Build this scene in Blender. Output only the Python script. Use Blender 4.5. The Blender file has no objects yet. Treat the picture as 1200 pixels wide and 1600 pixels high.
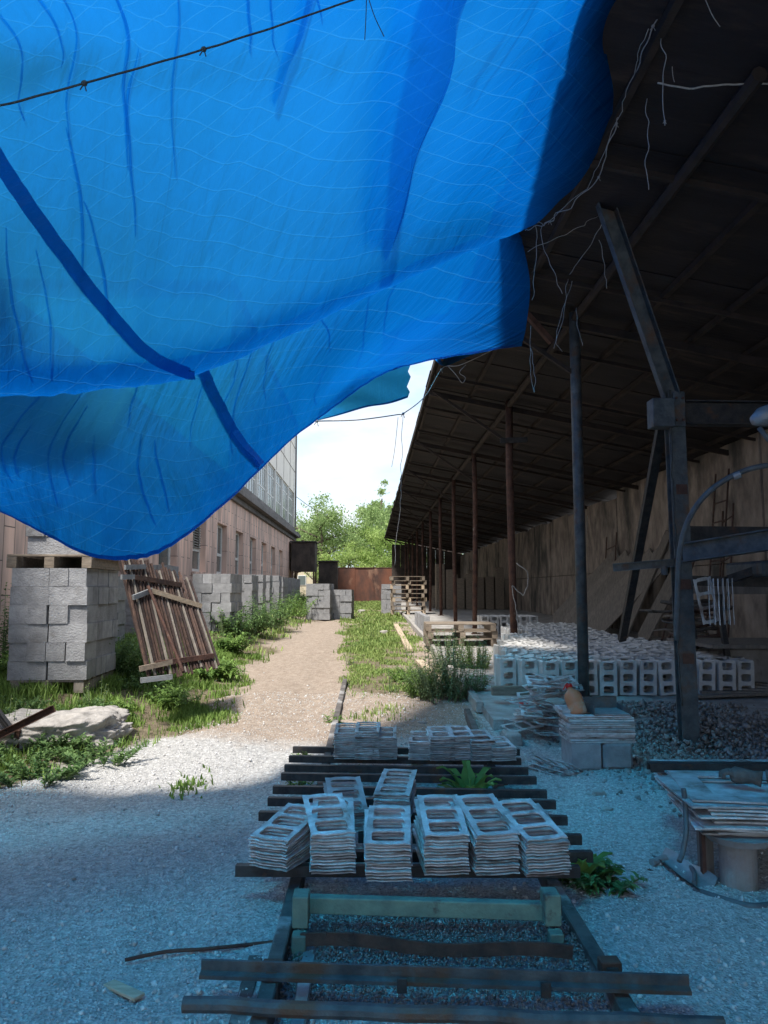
import bpy, bmesh, math, random
import numpy as np
from mathutils import Vector, Matrix, Euler, noise
R = math.radians
random.seed(11); rng = np.random.default_rng(5)
S = bpy.context.scene
COL = S.collection

# ------------------------------------------------------------------ camera, sky, sun, exposure
CAMZ = 1.5; FPX = 1200.0
cd = bpy.data.cameras.new('camera'); cam = bpy.data.objects.new('camera', cd); COL.objects.link(cam)
cam.location = (0, 0, CAMZ)
cam.rotation_euler = Euler((R(90 + 5.8), 0, R(-1.05)))
cd.sensor_fit = 'VERTICAL'; cd.sensor_height = 32.0; cd.lens = 32.0 * FPX / 1600
cd.clip_start = 0.05; cd.clip_end = 2000
S.camera = cam
CR = cam.rotation_euler.to_matrix()
def ray(u, v): return CR @ Vector(((u - 600) / FPX, (800 - v) / FPX, -1))
def P(u, v, d):                       # point of the ray at distance y = d
    r = ray(u, v); return Vector((0, 0, CAMZ)) + r * (d / r.y)
def G(u, v, z=0.0):                   # point of the ray at height z
    r = ray(u, v); return Vector((0, 0, CAMZ)) + r * ((z - CAMZ) / r.z)
def pix(p):
    q = CR.transposed() @ (Vector(p) - Vector((0, 0, CAMZ))); return 600 + q.x / -q.z * FPX, 800 - q.y / -q.z * FPX

SUN = Vector((-0.27, -0.42, 0.84)).normalized()
w = bpy.data.worlds.new("World"); S.world = w; w.use_nodes = True
nt = w.node_tree; bg = nt.nodes['Background']
sky = nt.nodes.new('ShaderNodeTexSky'); sky.sky_type = 'NISHITA'; sky.sun_disc = False
sky.sun_elevation = math.asin(SUN.z); sky.sun_rotation = math.atan2(SUN.x, SUN.y)
sky.air_density = 1.0; sky.dust_density = 1.0; sky.ozone_density = 1.0
tc = nt.nodes.new('ShaderNodeTexCoord'); mp = nt.nodes.new('ShaderNodeMapping'); mp.inputs['Scale'].default_value = (3.0, 3.0, 9.0)
mp.inputs['Location'].default_value = (0.4, 0.1, 0.55)
ns = nt.nodes.new('ShaderNodeTexNoise'); ns.inputs['Scale'].default_value = 1.6; ns.inputs['Detail'].default_value = 9; ns.inputs['Roughness'].default_value = .58
rp = nt.nodes.new('ShaderNodeValToRGB'); rp.color_ramp.elements[0].position = .44; rp.color_ramp.elements[1].position = .68
mx = nt.nodes.new('ShaderNodeMixRGB'); mx.inputs[2].default_value = (2.7, 2.72, 2.75, 1)
L = nt.links.new
L(tc.outputs['Generated'], mp.inputs[0]); L(mp.outputs[0], ns.inputs['Vector']); L(ns.outputs[0], rp.inputs[0]); L(rp.outputs[0], mx.inputs[0])
hz_ = nt.nodes.new('ShaderNodeMixRGB'); hz_.inputs[0].default_value = .78; hz_.inputs[2].default_value = (1.75, 2.1, 2.5, 1); L(sky.outputs[0], hz_.inputs[1]); L(hz_.outputs[0], mx.inputs[1]); L(mx.outputs[0], bg.inputs[0]); bg.inputs[1].default_value = 0.145
sl = bpy.data.lights.new('sun', 'SUN'); so = bpy.data.objects.new('sun', sl); COL.objects.link(so)
sl.energy = 2.2; sl.angle = R(8); sl.color = (1, .95, .87)
so.rotation_euler = SUN.to_track_quat('Z', 'Y').to_euler(); so.location = (0, -5, 20)
S.view_settings.view_transform = 'Standard'; S.view_settings.look = 'None'; S.view_settings.gamma = 1
S.view_settings.exposure = 1.58
S.cycles.max_bounces = 10; S.cycles.diffuse_bounces = 5; S.cycles.transparent_max_bounces = 12; S.cycles.transmission_bounces = 6; S.cycles.sample_clamp_indirect = 6
S.cycles.use_denoising = True

# ------------------------------------------------------------------ materials
def mat(name, c1, c2=None, scale=6, rough=.85, metal=0, bump=.25, bscale=None, c3=None, s3=3, t3=(.55, .65), stretch=(1, 1, 1), rnd=0.0, world=False, spec=.3, detail=8):
    m = bpy.data.materials.new(name); m.use_nodes = True
    n = m.node_tree; k = n.nodes; l = n.links.new; b = k['Principled BSDF']
    c2 = c2 or tuple(x * .7 for x in c1)
    if world: g = k.new('ShaderNodeNewGeometry'); src = g.outputs['Position']
    else: g = k.new('ShaderNodeTexCoord'); src = g.outputs['Object']
    mpn = k.new('ShaderNodeMapping'); mpn.inputs['Scale'].default_value = stretch; l(src, mpn.inputs[0])
    oi = k.new('ShaderNodeObjectInfo')
    if rnd:
        va = k.new('ShaderNodeVectorMath'); va.operation = 'ADD'; l(mpn.outputs[0], va.inputs[0])
        ml = k.new('ShaderNodeMath'); ml.operation = 'MULTIPLY'; ml.inputs[1].default_value = 37.0; l(oi.outputs['Random'], ml.inputs[0]); l(ml.outputs[0], va.inputs[1]); vec = va.outputs[0]
    else: vec = mpn.outputs[0]
    def nz(sc, det=detail):
        x = k.new('ShaderNodeTexNoise'); x.inputs['Scale'].default_value = sc; x.inputs['Detail'].default_value = det; x.inputs['Roughness'].default_value = .62; l(vec, x.inputs['Vector']); return x
    a = nz(scale); r1 = k.new('ShaderNodeValToRGB'); r1.color_ramp.elements[0].position = .36; r1.color_ramp.elements[1].position = .64
    r1.color_ramp.elements[0].color = (*c1, 1); r1.color_ramp.elements[1].color = (*c2, 1); l(a.outputs[0], r1.inputs[0]); out = r1.outputs[0]
    if c3:
        a3 = nz(s3); r3 = k.new('ShaderNodeValToRGB'); r3.color_ramp.elements[0].position = t3[0]; r3.color_ramp.elements[1].position = t3[1]; l(a3.outputs[0], r3.inputs[0])
        q = k.new('ShaderNodeMixRGB'); l(r3.outputs[0], q.inputs[0]); l(out, q.inputs[1]); q.inputs[2].default_value = (*c3, 1); out = q.outputs[0]
    if rnd:
        h = k.new('ShaderNodeHueSaturation'); mr = k.new('ShaderNodeMapRange'); mr.inputs[3].default_value = 1 - rnd; mr.inputs[4].default_value = 1 + rnd
        l(oi.outputs['Random'], mr.inputs[0]); l(mr.outputs[0], h.inputs['Value']); l(out, h.inputs['Color']); out = h.outputs[0]
    l(out, b.inputs['Base Color']); b.inputs['Roughness'].default_value = rough; b.inputs['Metallic'].default_value = metal
    b.inputs['Specular IOR Level'].default_value = spec
    if bump:
        bn = nz(bscale or scale * 5, 6); bb = k.new('ShaderNodeBump'); bb.inputs['Strength'].default_value = bump; bb.inputs['Distance'].default_value = .02
        l(bn.outputs[0], bb.inputs['Height']); l(bb.outputs[0], b.inputs['Normal'])
    return m
M = {}
M['block'] = mat('block concrete', (.36, .36, .37), (.26, .26, .27), 9, .95, bump=.7, bscale=55, rnd=.2, c3=(.2, .19, .185), s3=4, t3=(.6, .75))
M['block_pale'] = mat('pale block concrete', (.64, .63, .61), (.47, .46, .44), 7, .95, bump=.5, bscale=50, rnd=.16)
M['plate'] = mat('dusty steel plate', (.66, .67, .68), (.40, .39, .38), 11, .6, .0, bump=.3, bscale=60, c3=(.20, .15, .125), s3=5, t3=(.52, .68), rnd=.3, spec=.4)
M['steel_dark'] = mat('dark painted steel', (.035, .037, .04), (.075, .07, .068), 12, .55, .4, bump=.3, c3=(.13, .075, .05), s3=7, t3=(.58, .7))
M['steel_blue'] = mat('worn steel post', (.055, .068, .078), (.12, .135, .14), 9, .55, .3, bump=.35, c3=(.13, .08, .055), s3=4, t3=(.52, .66))
M['rust'] = mat('rusty pipe', (.14, .075, .055), (.07, .04, .035), 9, .8, .2, bump=.4, c3=(.25, .22, .2), s3=6, t3=(.62, .75))
M['rust_bar'] = mat('rusty bar', (.13, .08, .062), (.06, .042, .038), 12, .85, .1, bump=.4, rnd=.25)
M['rust_dark'] = mat('dark rusty bar', (.07, .045, .04), (.035, .028, .027), 12, .85, .1, bump=.4, rnd=.25)
M['rust_door'] = mat('rusty sheet', (.20, .085, .055), (.07, .045, .04), 1.1, .85, 0, bump=.3, bscale=9, c3=(.38, .22, .15), s3=.9, t3=(.55, .7), stretch=(1, 1, .5), world=True)
M['galv'] = mat('galvanised strip', (.35, .37, .38), (.25, .26, .27), 10, .5, .4)
M['wood'] = mat('weathered wood', (.30, .245, .19), (.18, .145, .115), 3, .9, bump=.3, stretch=(3, 12, 12), rnd=.15)
M['wood_pale'] = mat('pale pallet wood', (.55, .44, .32), (.38, .30, .22), 3, .9, bump=.3, stretch=(3, 14, 14), rnd=.12)
M['wood_grey'] = mat('grey board', (.27, .235, .2), (.17, .15, .13), 3, .9, bump=.3, stretch=(10, 10, 1.2), rnd=.15)
M['green'] = mat('green painted timber', (.20, .30, .235), (.13, .2, .17), 12, .8, bump=.3, c3=(.10, .09, .08), s3=9, t3=(.6, .7))
M['rail'] = mat('worn rail', (.16, .14, .13), (.08, .075, .07), 8, .8, .1, c3=(.36, .35, .34), s3=3, t3=(.52, .62))
M['rock'] = mat('broken concrete', (.46, .43, .40), (.26, .245, .23), 7, .95, bump=1.0, bscale=16, c3=(.24, .225, .21), s3=7, t3=(.58, .68))
M['leaf'] = None
M['wallc'] = mat('stained concrete', (.40, .335, .28), (.18, .15, .13), 2.4, .95, bump=.9, bscale=9, c3=(.075, .072, .065), s3=.9, t3=(.50, .66), stretch=(1, 1.1, .6), world=True)
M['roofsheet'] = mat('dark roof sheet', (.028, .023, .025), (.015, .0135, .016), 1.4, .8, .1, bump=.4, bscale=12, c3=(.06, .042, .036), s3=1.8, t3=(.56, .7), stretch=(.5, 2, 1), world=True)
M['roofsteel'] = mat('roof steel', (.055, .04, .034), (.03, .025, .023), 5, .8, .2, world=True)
M['tuff'] = None
M['render'] = mat('beige render', (.80, .76, .69), (.72, .68, .62), .8, .95, bump=.15, bscale=9, c3=(.40, .36, .33), s3=.7, t3=(.6, .75), world=True)
M['cornice'] = mat('grey cornice', (.22, .20, .19), (.13, .12, .115), 1.2, .95, bump=.3, world=True)
M['white'] = mat('white window paint', (.72, .71, .68), (.60, .59, .56), 8, .6, bump=.05)
M['frame_grey'] = mat('grey window frame', (.30, .28, .26), (.2, .19, .18), 3, .7, bump=.1)
M['black'] = mat('black cabin sheet', (.085, .066, .058), (.035, .030, .028), 2, .8, bump=.3, world=True)
M['stone'] = mat('stone', (.40, .38, .36), (.24, .23, .22), 5, .95, bump=.3, world=True)
M['string'] = mat('twine', (.40, .39, .37), (.28, .27, .26), 40, .9, bump=0)
M['rope_dark'] = mat('dark rope', (.05, .06, .06), (.09, .09, .085), 60, .9, bump=.2)
M['bark'] = mat('bark', (.14, .11, .085), (.08, .065, .05), 8, .95, bump=.6)
M['plastic'] = mat('orange plastic', (.62, .20, .09), (.50, .27, .16), 6, .45, bump=.05, c3=(.55, .42, .32), s3=5, t3=(.5, .6))
M['red'] = mat('red plastic', (.65, .04, .03), (.5, .03, .03), 6, .4, bump=0)
M['cloth_dark'] = mat('dirty cloth', (.16, .145, .13), (.09, .085, .08), 14, .95, bump=.5)
M['hose'] = mat('hose', (.12, .14, .15), (.08, .09, .1), 10, .5, bump=.1)
M['drum'] = mat('concrete pipe', (.33, .31, .30), (.22, .20, .19), 5, .9, bump=.35, c3=(.14, .12, .11), s3=4, t3=(.58, .7))
m = bpy.data.materials.new('window glass'); m.use_nodes = True; b = m.node_tree.nodes['Principled BSDF']
b.inputs['Base Color'].default_value = (.10, .125, .12, 1); b.inputs['Roughness'].default_value = .2; M['glass'] = m
b.inputs['Specular IOR Level'].default_value = .7

def leafmat(name, c1, c2, sc=1.5, tr=.35):
    m = bpy.data.materials.new(name); m.use_nodes = True; n = m.node_tree; k = n.nodes; l = n.links.new; b = k['Principled BSDF']
    g = k.new('ShaderNodeNewGeometry'); x = k.new('ShaderNodeTexNoise'); x.inputs['Scale'].default_value = sc; x.inputs['Detail'].default_value = 5; l(g.outputs['Position'], x.inputs['Vector'])
    mm = k.new('ShaderNodeMath'); mm.operation = 'MULTIPLY_ADD'; mm.inputs[1].default_value = .45; l(g.outputs['Random Per Island'], mm.inputs[0]); 
    m2 = k.new('ShaderNodeMath'); m2.operation = 'MULTIPLY'; m2.inputs[1].default_value = .55; l(x.outputs[0], m2.inputs[0]); l(m2.outputs[0], mm.inputs[2])
    r = k.new('ShaderNodeValToRGB'); r.color_ramp.elements[0].position = .22; r.color_ramp.elements[1].position = .78
    r.color_ramp.elements[0].color = (*c1, 1); r.color_ramp.elements[1].color = (*c2, 1); l(mm.outputs[0], r.inputs[0]); l(r.outputs[0], b.inputs['Base Color'])
    b.inputs['Roughness'].default_value = .65; b.inputs['Specular IOR Level'].default_value = .25
    t = k.new('ShaderNodeBsdfTranslucent'); l(r.outputs[0], t.inputs[0]); ms = k.new('ShaderNodeMixShader'); ms.inputs[0].default_value = tr
    l(b.outputs[0], ms.inputs[1]); l(t.outputs[0], ms.inputs[2]); l(ms.outputs[0], k['Material Output'].inputs[0]); return m
M['leaf_bush'] = leafmat('bush leaves', (.06, .13, .045), (.22, .34, .12), 3)
M['leaf_weed'] = leafmat('weed leaves', (.09, .18, .045), (.28, .42, .11), 3)
M['leaf_grey'] = leafmat('wormwood leaves', (.12, .19, .09), (.30, .38, .20), 3)
M['leaf_tree'] = leafmat('tree leaves', (.15, .24, .07), (.40, .52, .22), .45, .45)
M['leaf_tree2'] = leafmat('bright tree leaves', (.22, .34, .08), (.50, .62, .22), .5, .5)
M['grass'] = leafmat('grass blades', (.085, .17, .03), (.28, .40, .10), 1.2, .3)
M['grass_dry'] = leafmat('dry grass blades', (.12, .22, .05), (.38, .46, .15), .9, .3)

# ------------------------------------------------------------------ mesh helpers
def tag(o, label=None, cat=None, group=None, kind=None):
    if label: o['label'] = label
    if cat: o['category'] = cat
    if group: o['group'] = group
    if kind: o['kind'] = kind
    return o
def wloc(o):
    v = Vector((0, 0, 0))
    while o: v = v + o.location; o = o.parent
    return v
def empty(name, loc, label, cat, group=None):
    o = bpy.data.objects.new(name, None); COL.objects.link(o); o.location = loc; o.empty_display_size = .1
    return tag(o, label, cat, group)
class MB:
    def __init__(s): s.v = []; s.f = []
    def add(s, vs, fs):
        n = len(s.v); s.v += [Vector(x) for x in vs]; s.f += [tuple(i + n for i in f) for f in fs]; return s
    def box(s, c, d, rot=None):
        c = Vector(c); vs = [Vector((x * d[0] / 2, y * d[1] / 2, z * d[2] / 2)) for x in (-1, 1) for y in (-1, 1) for z in (-1, 1)]
        if rot is not None: vs = [rot @ q for q in vs]
        return s.add([c + q for q in vs], [(0, 1, 3, 2), (4, 6, 7, 5), (0, 4, 5, 1), (2, 3, 7, 6), (0, 2, 6, 4), (1, 5, 7, 3)])
    def ab(s, a, b): return s.box([(a[i] + b[i]) / 2 for i in range(3)], [abs(b[i] - a[i]) for i in range(3)])
    def frame(s, a, b, up=(0, 0, 1)):
        y = (b - a).normalized(); up = Vector(up)
        if abs(y.dot(up)) > .95: up = Vector((0, 1, 0))
        x = y.cross(up).normalized(); z = x.cross(y); return Matrix((x, y, z)).transposed()
    def beam(s, a, b, w_, h_, up=(0, 0, 1)):
        a = Vector(a); b = Vector(b); return s.box((a + b) / 2, (w_, (b - a).length, h_), s.frame(a, b, up))
    def prof(s, a, b, pts, up=(0, 0, 1)):       # closed profile swept a->b
        a = Vector(a); b = Vector(b); m_ = s.frame(a, b, up); n = len(pts)
        vs = [p_ + m_ @ Vector((x, 0, z)) for p_ in (a, b) for x, z in pts]
        return s.add(vs, [(i, (i + 1) % n, n + (i + 1) % n, n + i) for i in range(n)] + [tuple(range(n))[::-1], tuple(range(n, 2 * n))])
    def ibeam(s, a, b, w_, h_, t=.008, up=(0, 0, 1)):
        x, z, q = w_ / 2, h_ / 2, t / 2
        return s.prof(a, b, [(-x, -z), (x, -z), (x, -z + t), (q, -z + t), (q, z - t), (x, z - t), (x, z), (-x, z), (-x, z - t), (-q, z - t), (-q, -z + t), (-x, -z + t)], up)
    def chan(s, a, b, w_, h_, t=.006, up=(0, 0, 1)):
        x, z = w_ / 2, h_ / 2
        return s.prof(a, b, [(-x, -z), (-x + t, -z), (-x + t, z - t), (x - t, z - t), (x - t, -z), (x, -z), (x, z), (-x, z)], up)
    def tube(s, pts, r, n=8, cap=True):
        pts = [Vector(p) for p in pts]; rs = r if isinstance(r, (list, tuple)) else [r] * len(pts)
        rings = []; prev = None
        for i, p in enumerate(pts):
            t = (pts[min(i + 1, len(pts) - 1)] - pts[max(i - 1, 0)]).normalized()
            if prev is None: prev = t.orthogonal().normalized()
            x = (prev - t * prev.dot(t)).normalized(); y = t.cross(x); prev = x
            rings.append([p + (x * math.cos(2 * math.pi * j / n) + y * math.sin(2 * math.pi * j / n)) * rs[i] for j in range(n)])
        vs = [q for g in rings for q in g]; fs = [(i * n + j, i * n + (j + 1) % n, (i + 1) * n + (j + 1) % n, (i + 1) * n + j) for i in range(len(pts) - 1) for j in range(n)]
        if cap: fs += [tuple(range(n))[::-1], tuple(range((len(pts) - 1) * n, len(pts) * n))]
        return s.add(vs, fs)
    def build(s, name, m_, parent=None, smooth=False, bevel=0, local=False):
        off = Vector((0, 0, 0)) if (parent is None or local) else wloc(parent)
        me = bpy.data.meshes.new(name); me.from_pydata([q - off for q in s.v], [], s.f); me.validate()
        me.materials.append(m_); 
        bm = bmesh.new(); bm.from_mesh(me); bmesh.ops.recalc_face_normals(bm, faces=bm.faces)
        if bevel: bmesh.ops.bevel(bm, geom=bm.edges[:], offset=bevel, segments=1, affect='EDGES', clamp_overlap=True)
        bm.to_mesh(me); bm.free()
        if smooth:
            me.shade_smooth()
        o = bpy.data.objects.new(name, me); COL.objects.link(o)
        if parent is not None: o.parent = parent
        return o
def single(mb, name, m_, label, cat, group=None, kind=None, **k):   # a thing that is one mesh, origin moved to its base
    c = sum(mb.v, Vector()) / len(mb.v); c.z = min(q.z for q in mb.v)
    mb.v = [q - c for q in mb.v]; o = mb.build(name, m_, **k); o.location = c
    return tag(o, label, cat, group, kind)
def npmesh(name, V, F, m_, parent=None, off=None):           # F: (n,3) or (n,4) array
    me = bpy.data.meshes.new(name); V = np.asarray(V, dtype=np.float32); F = np.asarray(F, dtype=np.int32)
    if off is not None: V = V - np.array(off, dtype=np.float32)
    k = F.shape[1]; me.vertices.add(len(V)); me.vertices.foreach_set('co', V.ravel()); me.loops.add(F.size); me.loops.foreach_set('vertex_index', F.ravel())
    me.polygons.add(len(F)); me.polygons.foreach_set('loop_start', np.arange(0, F.size, k, dtype=np.int32)); me.polygons.foreach_set('loop_total', np.full(len(F), k, dtype=np.int32))
    me.update(calc_edges=True); me.materials.append(m_); o = bpy.data.objects.new(name, me); COL.objects.link(o)
    if parent: o.parent = parent
    return o
def rand_rot(n):
    q = rng.normal(size=(n, 4)); q /= np.linalg.norm(q, axis=1)[:, None]; a, b_, c, d = q.T
    return np.stack([1 - 2 * (c * c + d * d), 2 * (b_ * c - a * d), 2 * (b_ * d + a * c), 2 * (b_ * c + a * d), 1 - 2 * (b_ * b_ + d * d), 2 * (c * d - a * b_), 2 * (b_ * d - a * c), 2 * (c * d + a * b_), 1 - 2 * (b_ * b_ + c * c)], 1).reshape(n, 3, 3)
def scatter(pos, scale, bv, bf, flat=1.0, rot=None):
    n = len(pos); bv = np.array(bv, float); r = rand_rot(n) if rot is None else rot
    v = np.einsum('nij,kj->nki', r, bv) * np.array(scale).reshape(n, 1, 1)
    v[:, :, 2] *= flat; v += pos[:, None, :]
    f = (np.array(bf)[None] + (np.arange(n) * len(bv))[:, None, None]).reshape(-1, len(bf[0]))
    return v.reshape(-1, 3), f
OCT = ([(1, 0, .1), (-.9, .2, 0), (0, .8, 0), (.1, -1, .1), (0, 0, .75), (.1, 0, -.8)], [(0, 2, 4), (2, 1, 4), (1, 3, 4), (3, 0, 4), (2, 0, 5), (1, 2, 5), (3, 1, 5), (0, 3, 5)])
LEAF = ([(0, 0, 0), (.5, -.22, .06), (1, 0, 0), (.5, .22, .06)], [(0, 1, 2, 3)])
def rrect(cx, cy, w_, h_, r, n=3):
    out = []
    for sx, sy, a0 in ((1, 1, 0), (-1, 1, 90), (-1, -1, 180), (1, -1, 270)):
        for i in range(n + 1):
            a = R(a0 + 90 * i / n); out.append((cx + sx * (w_ / 2 - r) + r * math.cos(a), cy + sy * (h_ / 2 - r) + r * math.sin(a)))
    return out
def holed(name, outer, holes, t, m_, zoff=0, jitter=0):      # plate in xy with through holes, thickness t
    bm = bmesh.new(); ed = []
    for lp in [outer] + holes:
        vs = [bm.verts.new((x, y, zoff + (jitter * noise.noise(Vector((x * 9, y * 9, 3))) if jitter else 0))) for x, y in lp]
        ed += [bm.edges.new((vs[i], vs[(i + 1) % len(vs)])) for i in range(len(vs))]
    bmesh.ops.triangle_fill(bm, use_beauty=True, use_dissolve=False, edges=ed)
    fs = bm.faces[:]; r = bmesh.ops.extrude_face_region(bm, geom=fs)
    bmesh.ops.translate(bm, verts=[g for g in r['geom'] if isinstance(g, bmesh.types.BMVert)], vec=(0, 0, t))
    bmesh.ops.recalc_face_normals(bm, faces=bm.faces); me = bpy.data.meshes.new(name); bm.to_mesh(me); bm.free(); me.materials.append(m_); return me
def inst(name, me, loc, rot, label, cat, group=None):
    o = bpy.data.objects.new(name, me); COL.objects.link(o); o.location = loc; o.rotation_euler = rot; return tag(o, label, cat, group)
def copytree(src, loc, rz, label, group=None):
    r = src.copy(); COL.objects.link(r); r.location = loc; r.rotation_euler = (0, 0, rz); r['label'] = label
    if group: r['group'] = group
    for c in list(src.children):
        d = c.copy(); COL.objects.link(d); d.parent = r
        for e in list(c.children): g = e.copy(); COL.objects.link(g); g.parent = d
    return r
ORD = ['first', 'second', 'third', 'fourth', 'fifth', 'sixth', 'seventh', 'eighth', 'ninth', 'tenth', 'eleventh', 'twelfth', 'thirteenth', 'fourteenth', 'fifteenth', 'sixteenth', 'seventeenth', 'eighteenth', 'nineteenth', 'twentieth']

# ------------------------------------------------------------------ terrain
def tz(x, y):
    x = np.asarray(x, float); y = np.asarray(y, float)
    b = np.interp(y, [-50, 5, 9, 16, 25, 53, 400], [0, .03, .22, .40, .55, .70, .9])
    s = np.clip((-x - 2.0) / 1.3, 0, 1); s = s * s * (3 - 2 * s); q = np.clip((y - 6.0) / 2.2, 0, 1); q = q * q * (3 - 2 * q)
    b = b + .26 * s * q
    rut = np.exp(-((x + .95 - .02 * y) / .22) ** 2) + np.exp(-((x + 2.15 - .03 * y) / .25) ** 2)
    b = b - .03 * rut * np.clip(y / 3, 0, 1) * (y < 30)
    return b + .012 * np.sin(x * 2.1 + y * .7) * np.sin(y * 1.7 - x)
def tzf(x, y): return float(tz(x, y))
def pnoise(x, y, sc, seed=0):
    return np.array([noise.noise(Vector((a * sc + seed * 13.1, b_ * sc, seed * 7.7))) for a, b_ in zip(np.ravel(x), np.ravel(y))]).reshape(np.shape(x))
def lin(a, b_, n): return list(np.linspace(a, b_, n, endpoint=False))
ys = np.array(lin(-12, 1.5, 14) + lin(1.5, 10, 190) + lin(10, 26, 110) + lin(26, 60, 50) + lin(60, 420, 20) + [420, 900])
xs = np.array([-500, -200, -80, -40, -20] + lin(-12, -4.5, 15) + lin(-4.5, 4.5, 170) + lin(4.5, 9, 14) + [9, 14, 25, 60, 150, 500])
X, Y = np.meshgrid(xs, ys); Z = tz(X, Y)
near = (np.abs(X) < 4.6) & (Y > 1.4) & (Y < 27)
N1 = np.zeros_like(X); N1[near] = pnoise(X[near], Y[near], 5.5, 1) * .5 + pnoise(X[near], Y[near], 14, 2) * .35
Z = Z + N1 * .028
nx, ny = len(xs), len(ys); I = np.arange(nx * ny).reshape(ny, nx)
F = np.stack([I[:-1, :-1], I[:-1, 1:], I[1:, 1:], I[1:, :-1]], -1).reshape(-1, 4)
NL = pnoise(X, Y, .55, 4) + .5 * pnoise(X, Y, 1.7, 5)
def grass_mask(X, Y, NL):                          # where plants grow
    left = np.clip((-X - (1.5 + .02 * (Y - 9)) - .55 * (Y < 7.6) * (7.6 - Y) * .9 + NL * .6) / .7, 0, 1) * (Y > 4.0)
    left *= np.clip((Y - (4.6 + .8 * (X + 3.4))) / .7 + NL, 0, 1)
    mid = np.clip((.95 - np.abs(X - .05 - .02 * (Y - 12)) + NL * .7) / .7, 0, 1) * np.clip((Y - 8.8) / 2 + NL * .7, 0, 1)
    mid2 = np.clip((Y - 21 + NL * 4) / 5, 0, 1) * (X < 1.3) * .75
    bare = np.exp(-((X + .75 + .045 * (Y - 9)) / .42) ** 2) * (Y < 26)
    return np.clip(np.maximum(np.maximum(left, mid), mid2) - bare * .8, 0, 1)
GM = grass_mask(X, Y, NL)
gm = bpy.data.materials.new('ground'); gm.use_nodes = True
def ground_material(m):
    n = m.node_tree; k = n.nodes; l = n.links.new; b = k['Principled BSDF']; g = k.new('ShaderNodeNewGeometry')
    def nz(sc, det=8, ro=.65): x = k.new('ShaderNodeTexNoise'); x.inputs['Scale'].default_value = sc; x.inputs['Detail'].default_value = det; x.inputs['Roughness'].default_value = ro; l(g.outputs['Position'], x.inputs['Vector']); return x.outputs[0]
    def ramp(s, p0, p1, a=(0, 0, 0), c=(1, 1, 1)):
        r = k.new('ShaderNodeValToRGB'); r.color_ramp.elements[0].position = p0; r.color_ramp.elements[1].position = p1; r.color_ramp.elements[0].color = (*a, 1); r.color_ramp.elements[1].color = (*c, 1); l(s, r.inputs[0]); return r.outputs[0]
    def mix(f, a, c, t='MIX'):
        q = k.new('ShaderNodeMixRGB'); q.blend_type = t; (l(f, q.inputs[0]) if not isinstance(f, float) else setattr(q.inputs[0], 'default_value', f)); l(a, q.inputs[1]); l(c, q.inputs[2]); return q.outputs[0]
    grav = ramp(nz(30), .33, .67, (.34, .335, .325), (.62, .61, .59)); dirt = ramp(nz(10), .3, .7, (.30, .235, .185), (.46, .38, .31)); soil = ramp(nz(9), .3, .7, (.12, .10, .065), (.27, .22, .15))
    at = k.new('ShaderNodeAttribute'); at.attribute_name = 'grassy'; ad = k.new('ShaderNodeAttribute'); ad.attribute_name = 'dirty'
    ah = k.new('ShaderNodeMath'); ah.operation = 'MULTIPLY_ADD'; ah.inputs[1].default_value = .7; l(nz(4), ah.inputs[0]); l(ad.outputs['Fac'], ah.inputs[2])
    c = mix(ramp(ah.outputs[0], .62, .98), grav, dirt)
    am = k.new('ShaderNodeMath'); am.operation = 'MULTIPLY_ADD'; am.inputs[1].default_value = .6; l(nz(7), am.inputs[0]); l(at.outputs['Fac'], am.inputs[2])
    c = mix(ramp(am.outputs[0], .6, .95), c, soil)
    vo = k.new('ShaderNodeTexVoronoi'); vo.inputs['Scale'].default_value = 70; l(g.outputs['Position'], vo.inputs['Vector'])
    c = mix(.55, c, ramp(vo.outputs['Color'], .1, .9, (.45, .45, .45), (1.25, 1.25, 1.25)), 'MULTIPLY')
    l(c, b.inputs['Base Color']); b.inputs['Roughness'].default_value = .95; b.inputs['Specular IOR Level'].default_value = .15
    bp = k.new('ShaderNodeBump'); bp.inputs['Strength'].default_value = .9; bp.inputs['Distance'].default_value = .012; l(vo.outputs['Distance'], bp.inputs['Height'])
    b2 = k.new('ShaderNodeBump'); b2.inputs['Strength'].default_value = .6; b2.inputs['Distance'].default_value = .02; l(nz(18), b2.inputs['Height']); l(bp.outputs[0], b2.inputs['Normal']); l(b2.outputs[0], b.inputs['Normal'])
ground_material(gm)
go = npmesh('ground', np.stack([X, Y, Z], -1).reshape(-1, 3), F, gm); tag(go, kind='structure'); go.data.shade_smooth()
a = go.data.attributes.new('grassy', 'FLOAT', 'POINT'); a.data.foreach_set('value', GM.ravel().astype(np.float32))
DM = np.clip((Y - 6.2 + NL * 1.5) / 2.5, 0, 1) * np.clip(1.2 - np.clip(X - .9, 0, 9) * 3, 0, 1)
a = go.data.attributes.new('dirty', 'FLOAT', 'POINT'); a.data.foreach_set('value', DM.ravel().astype(np.float32))

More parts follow.
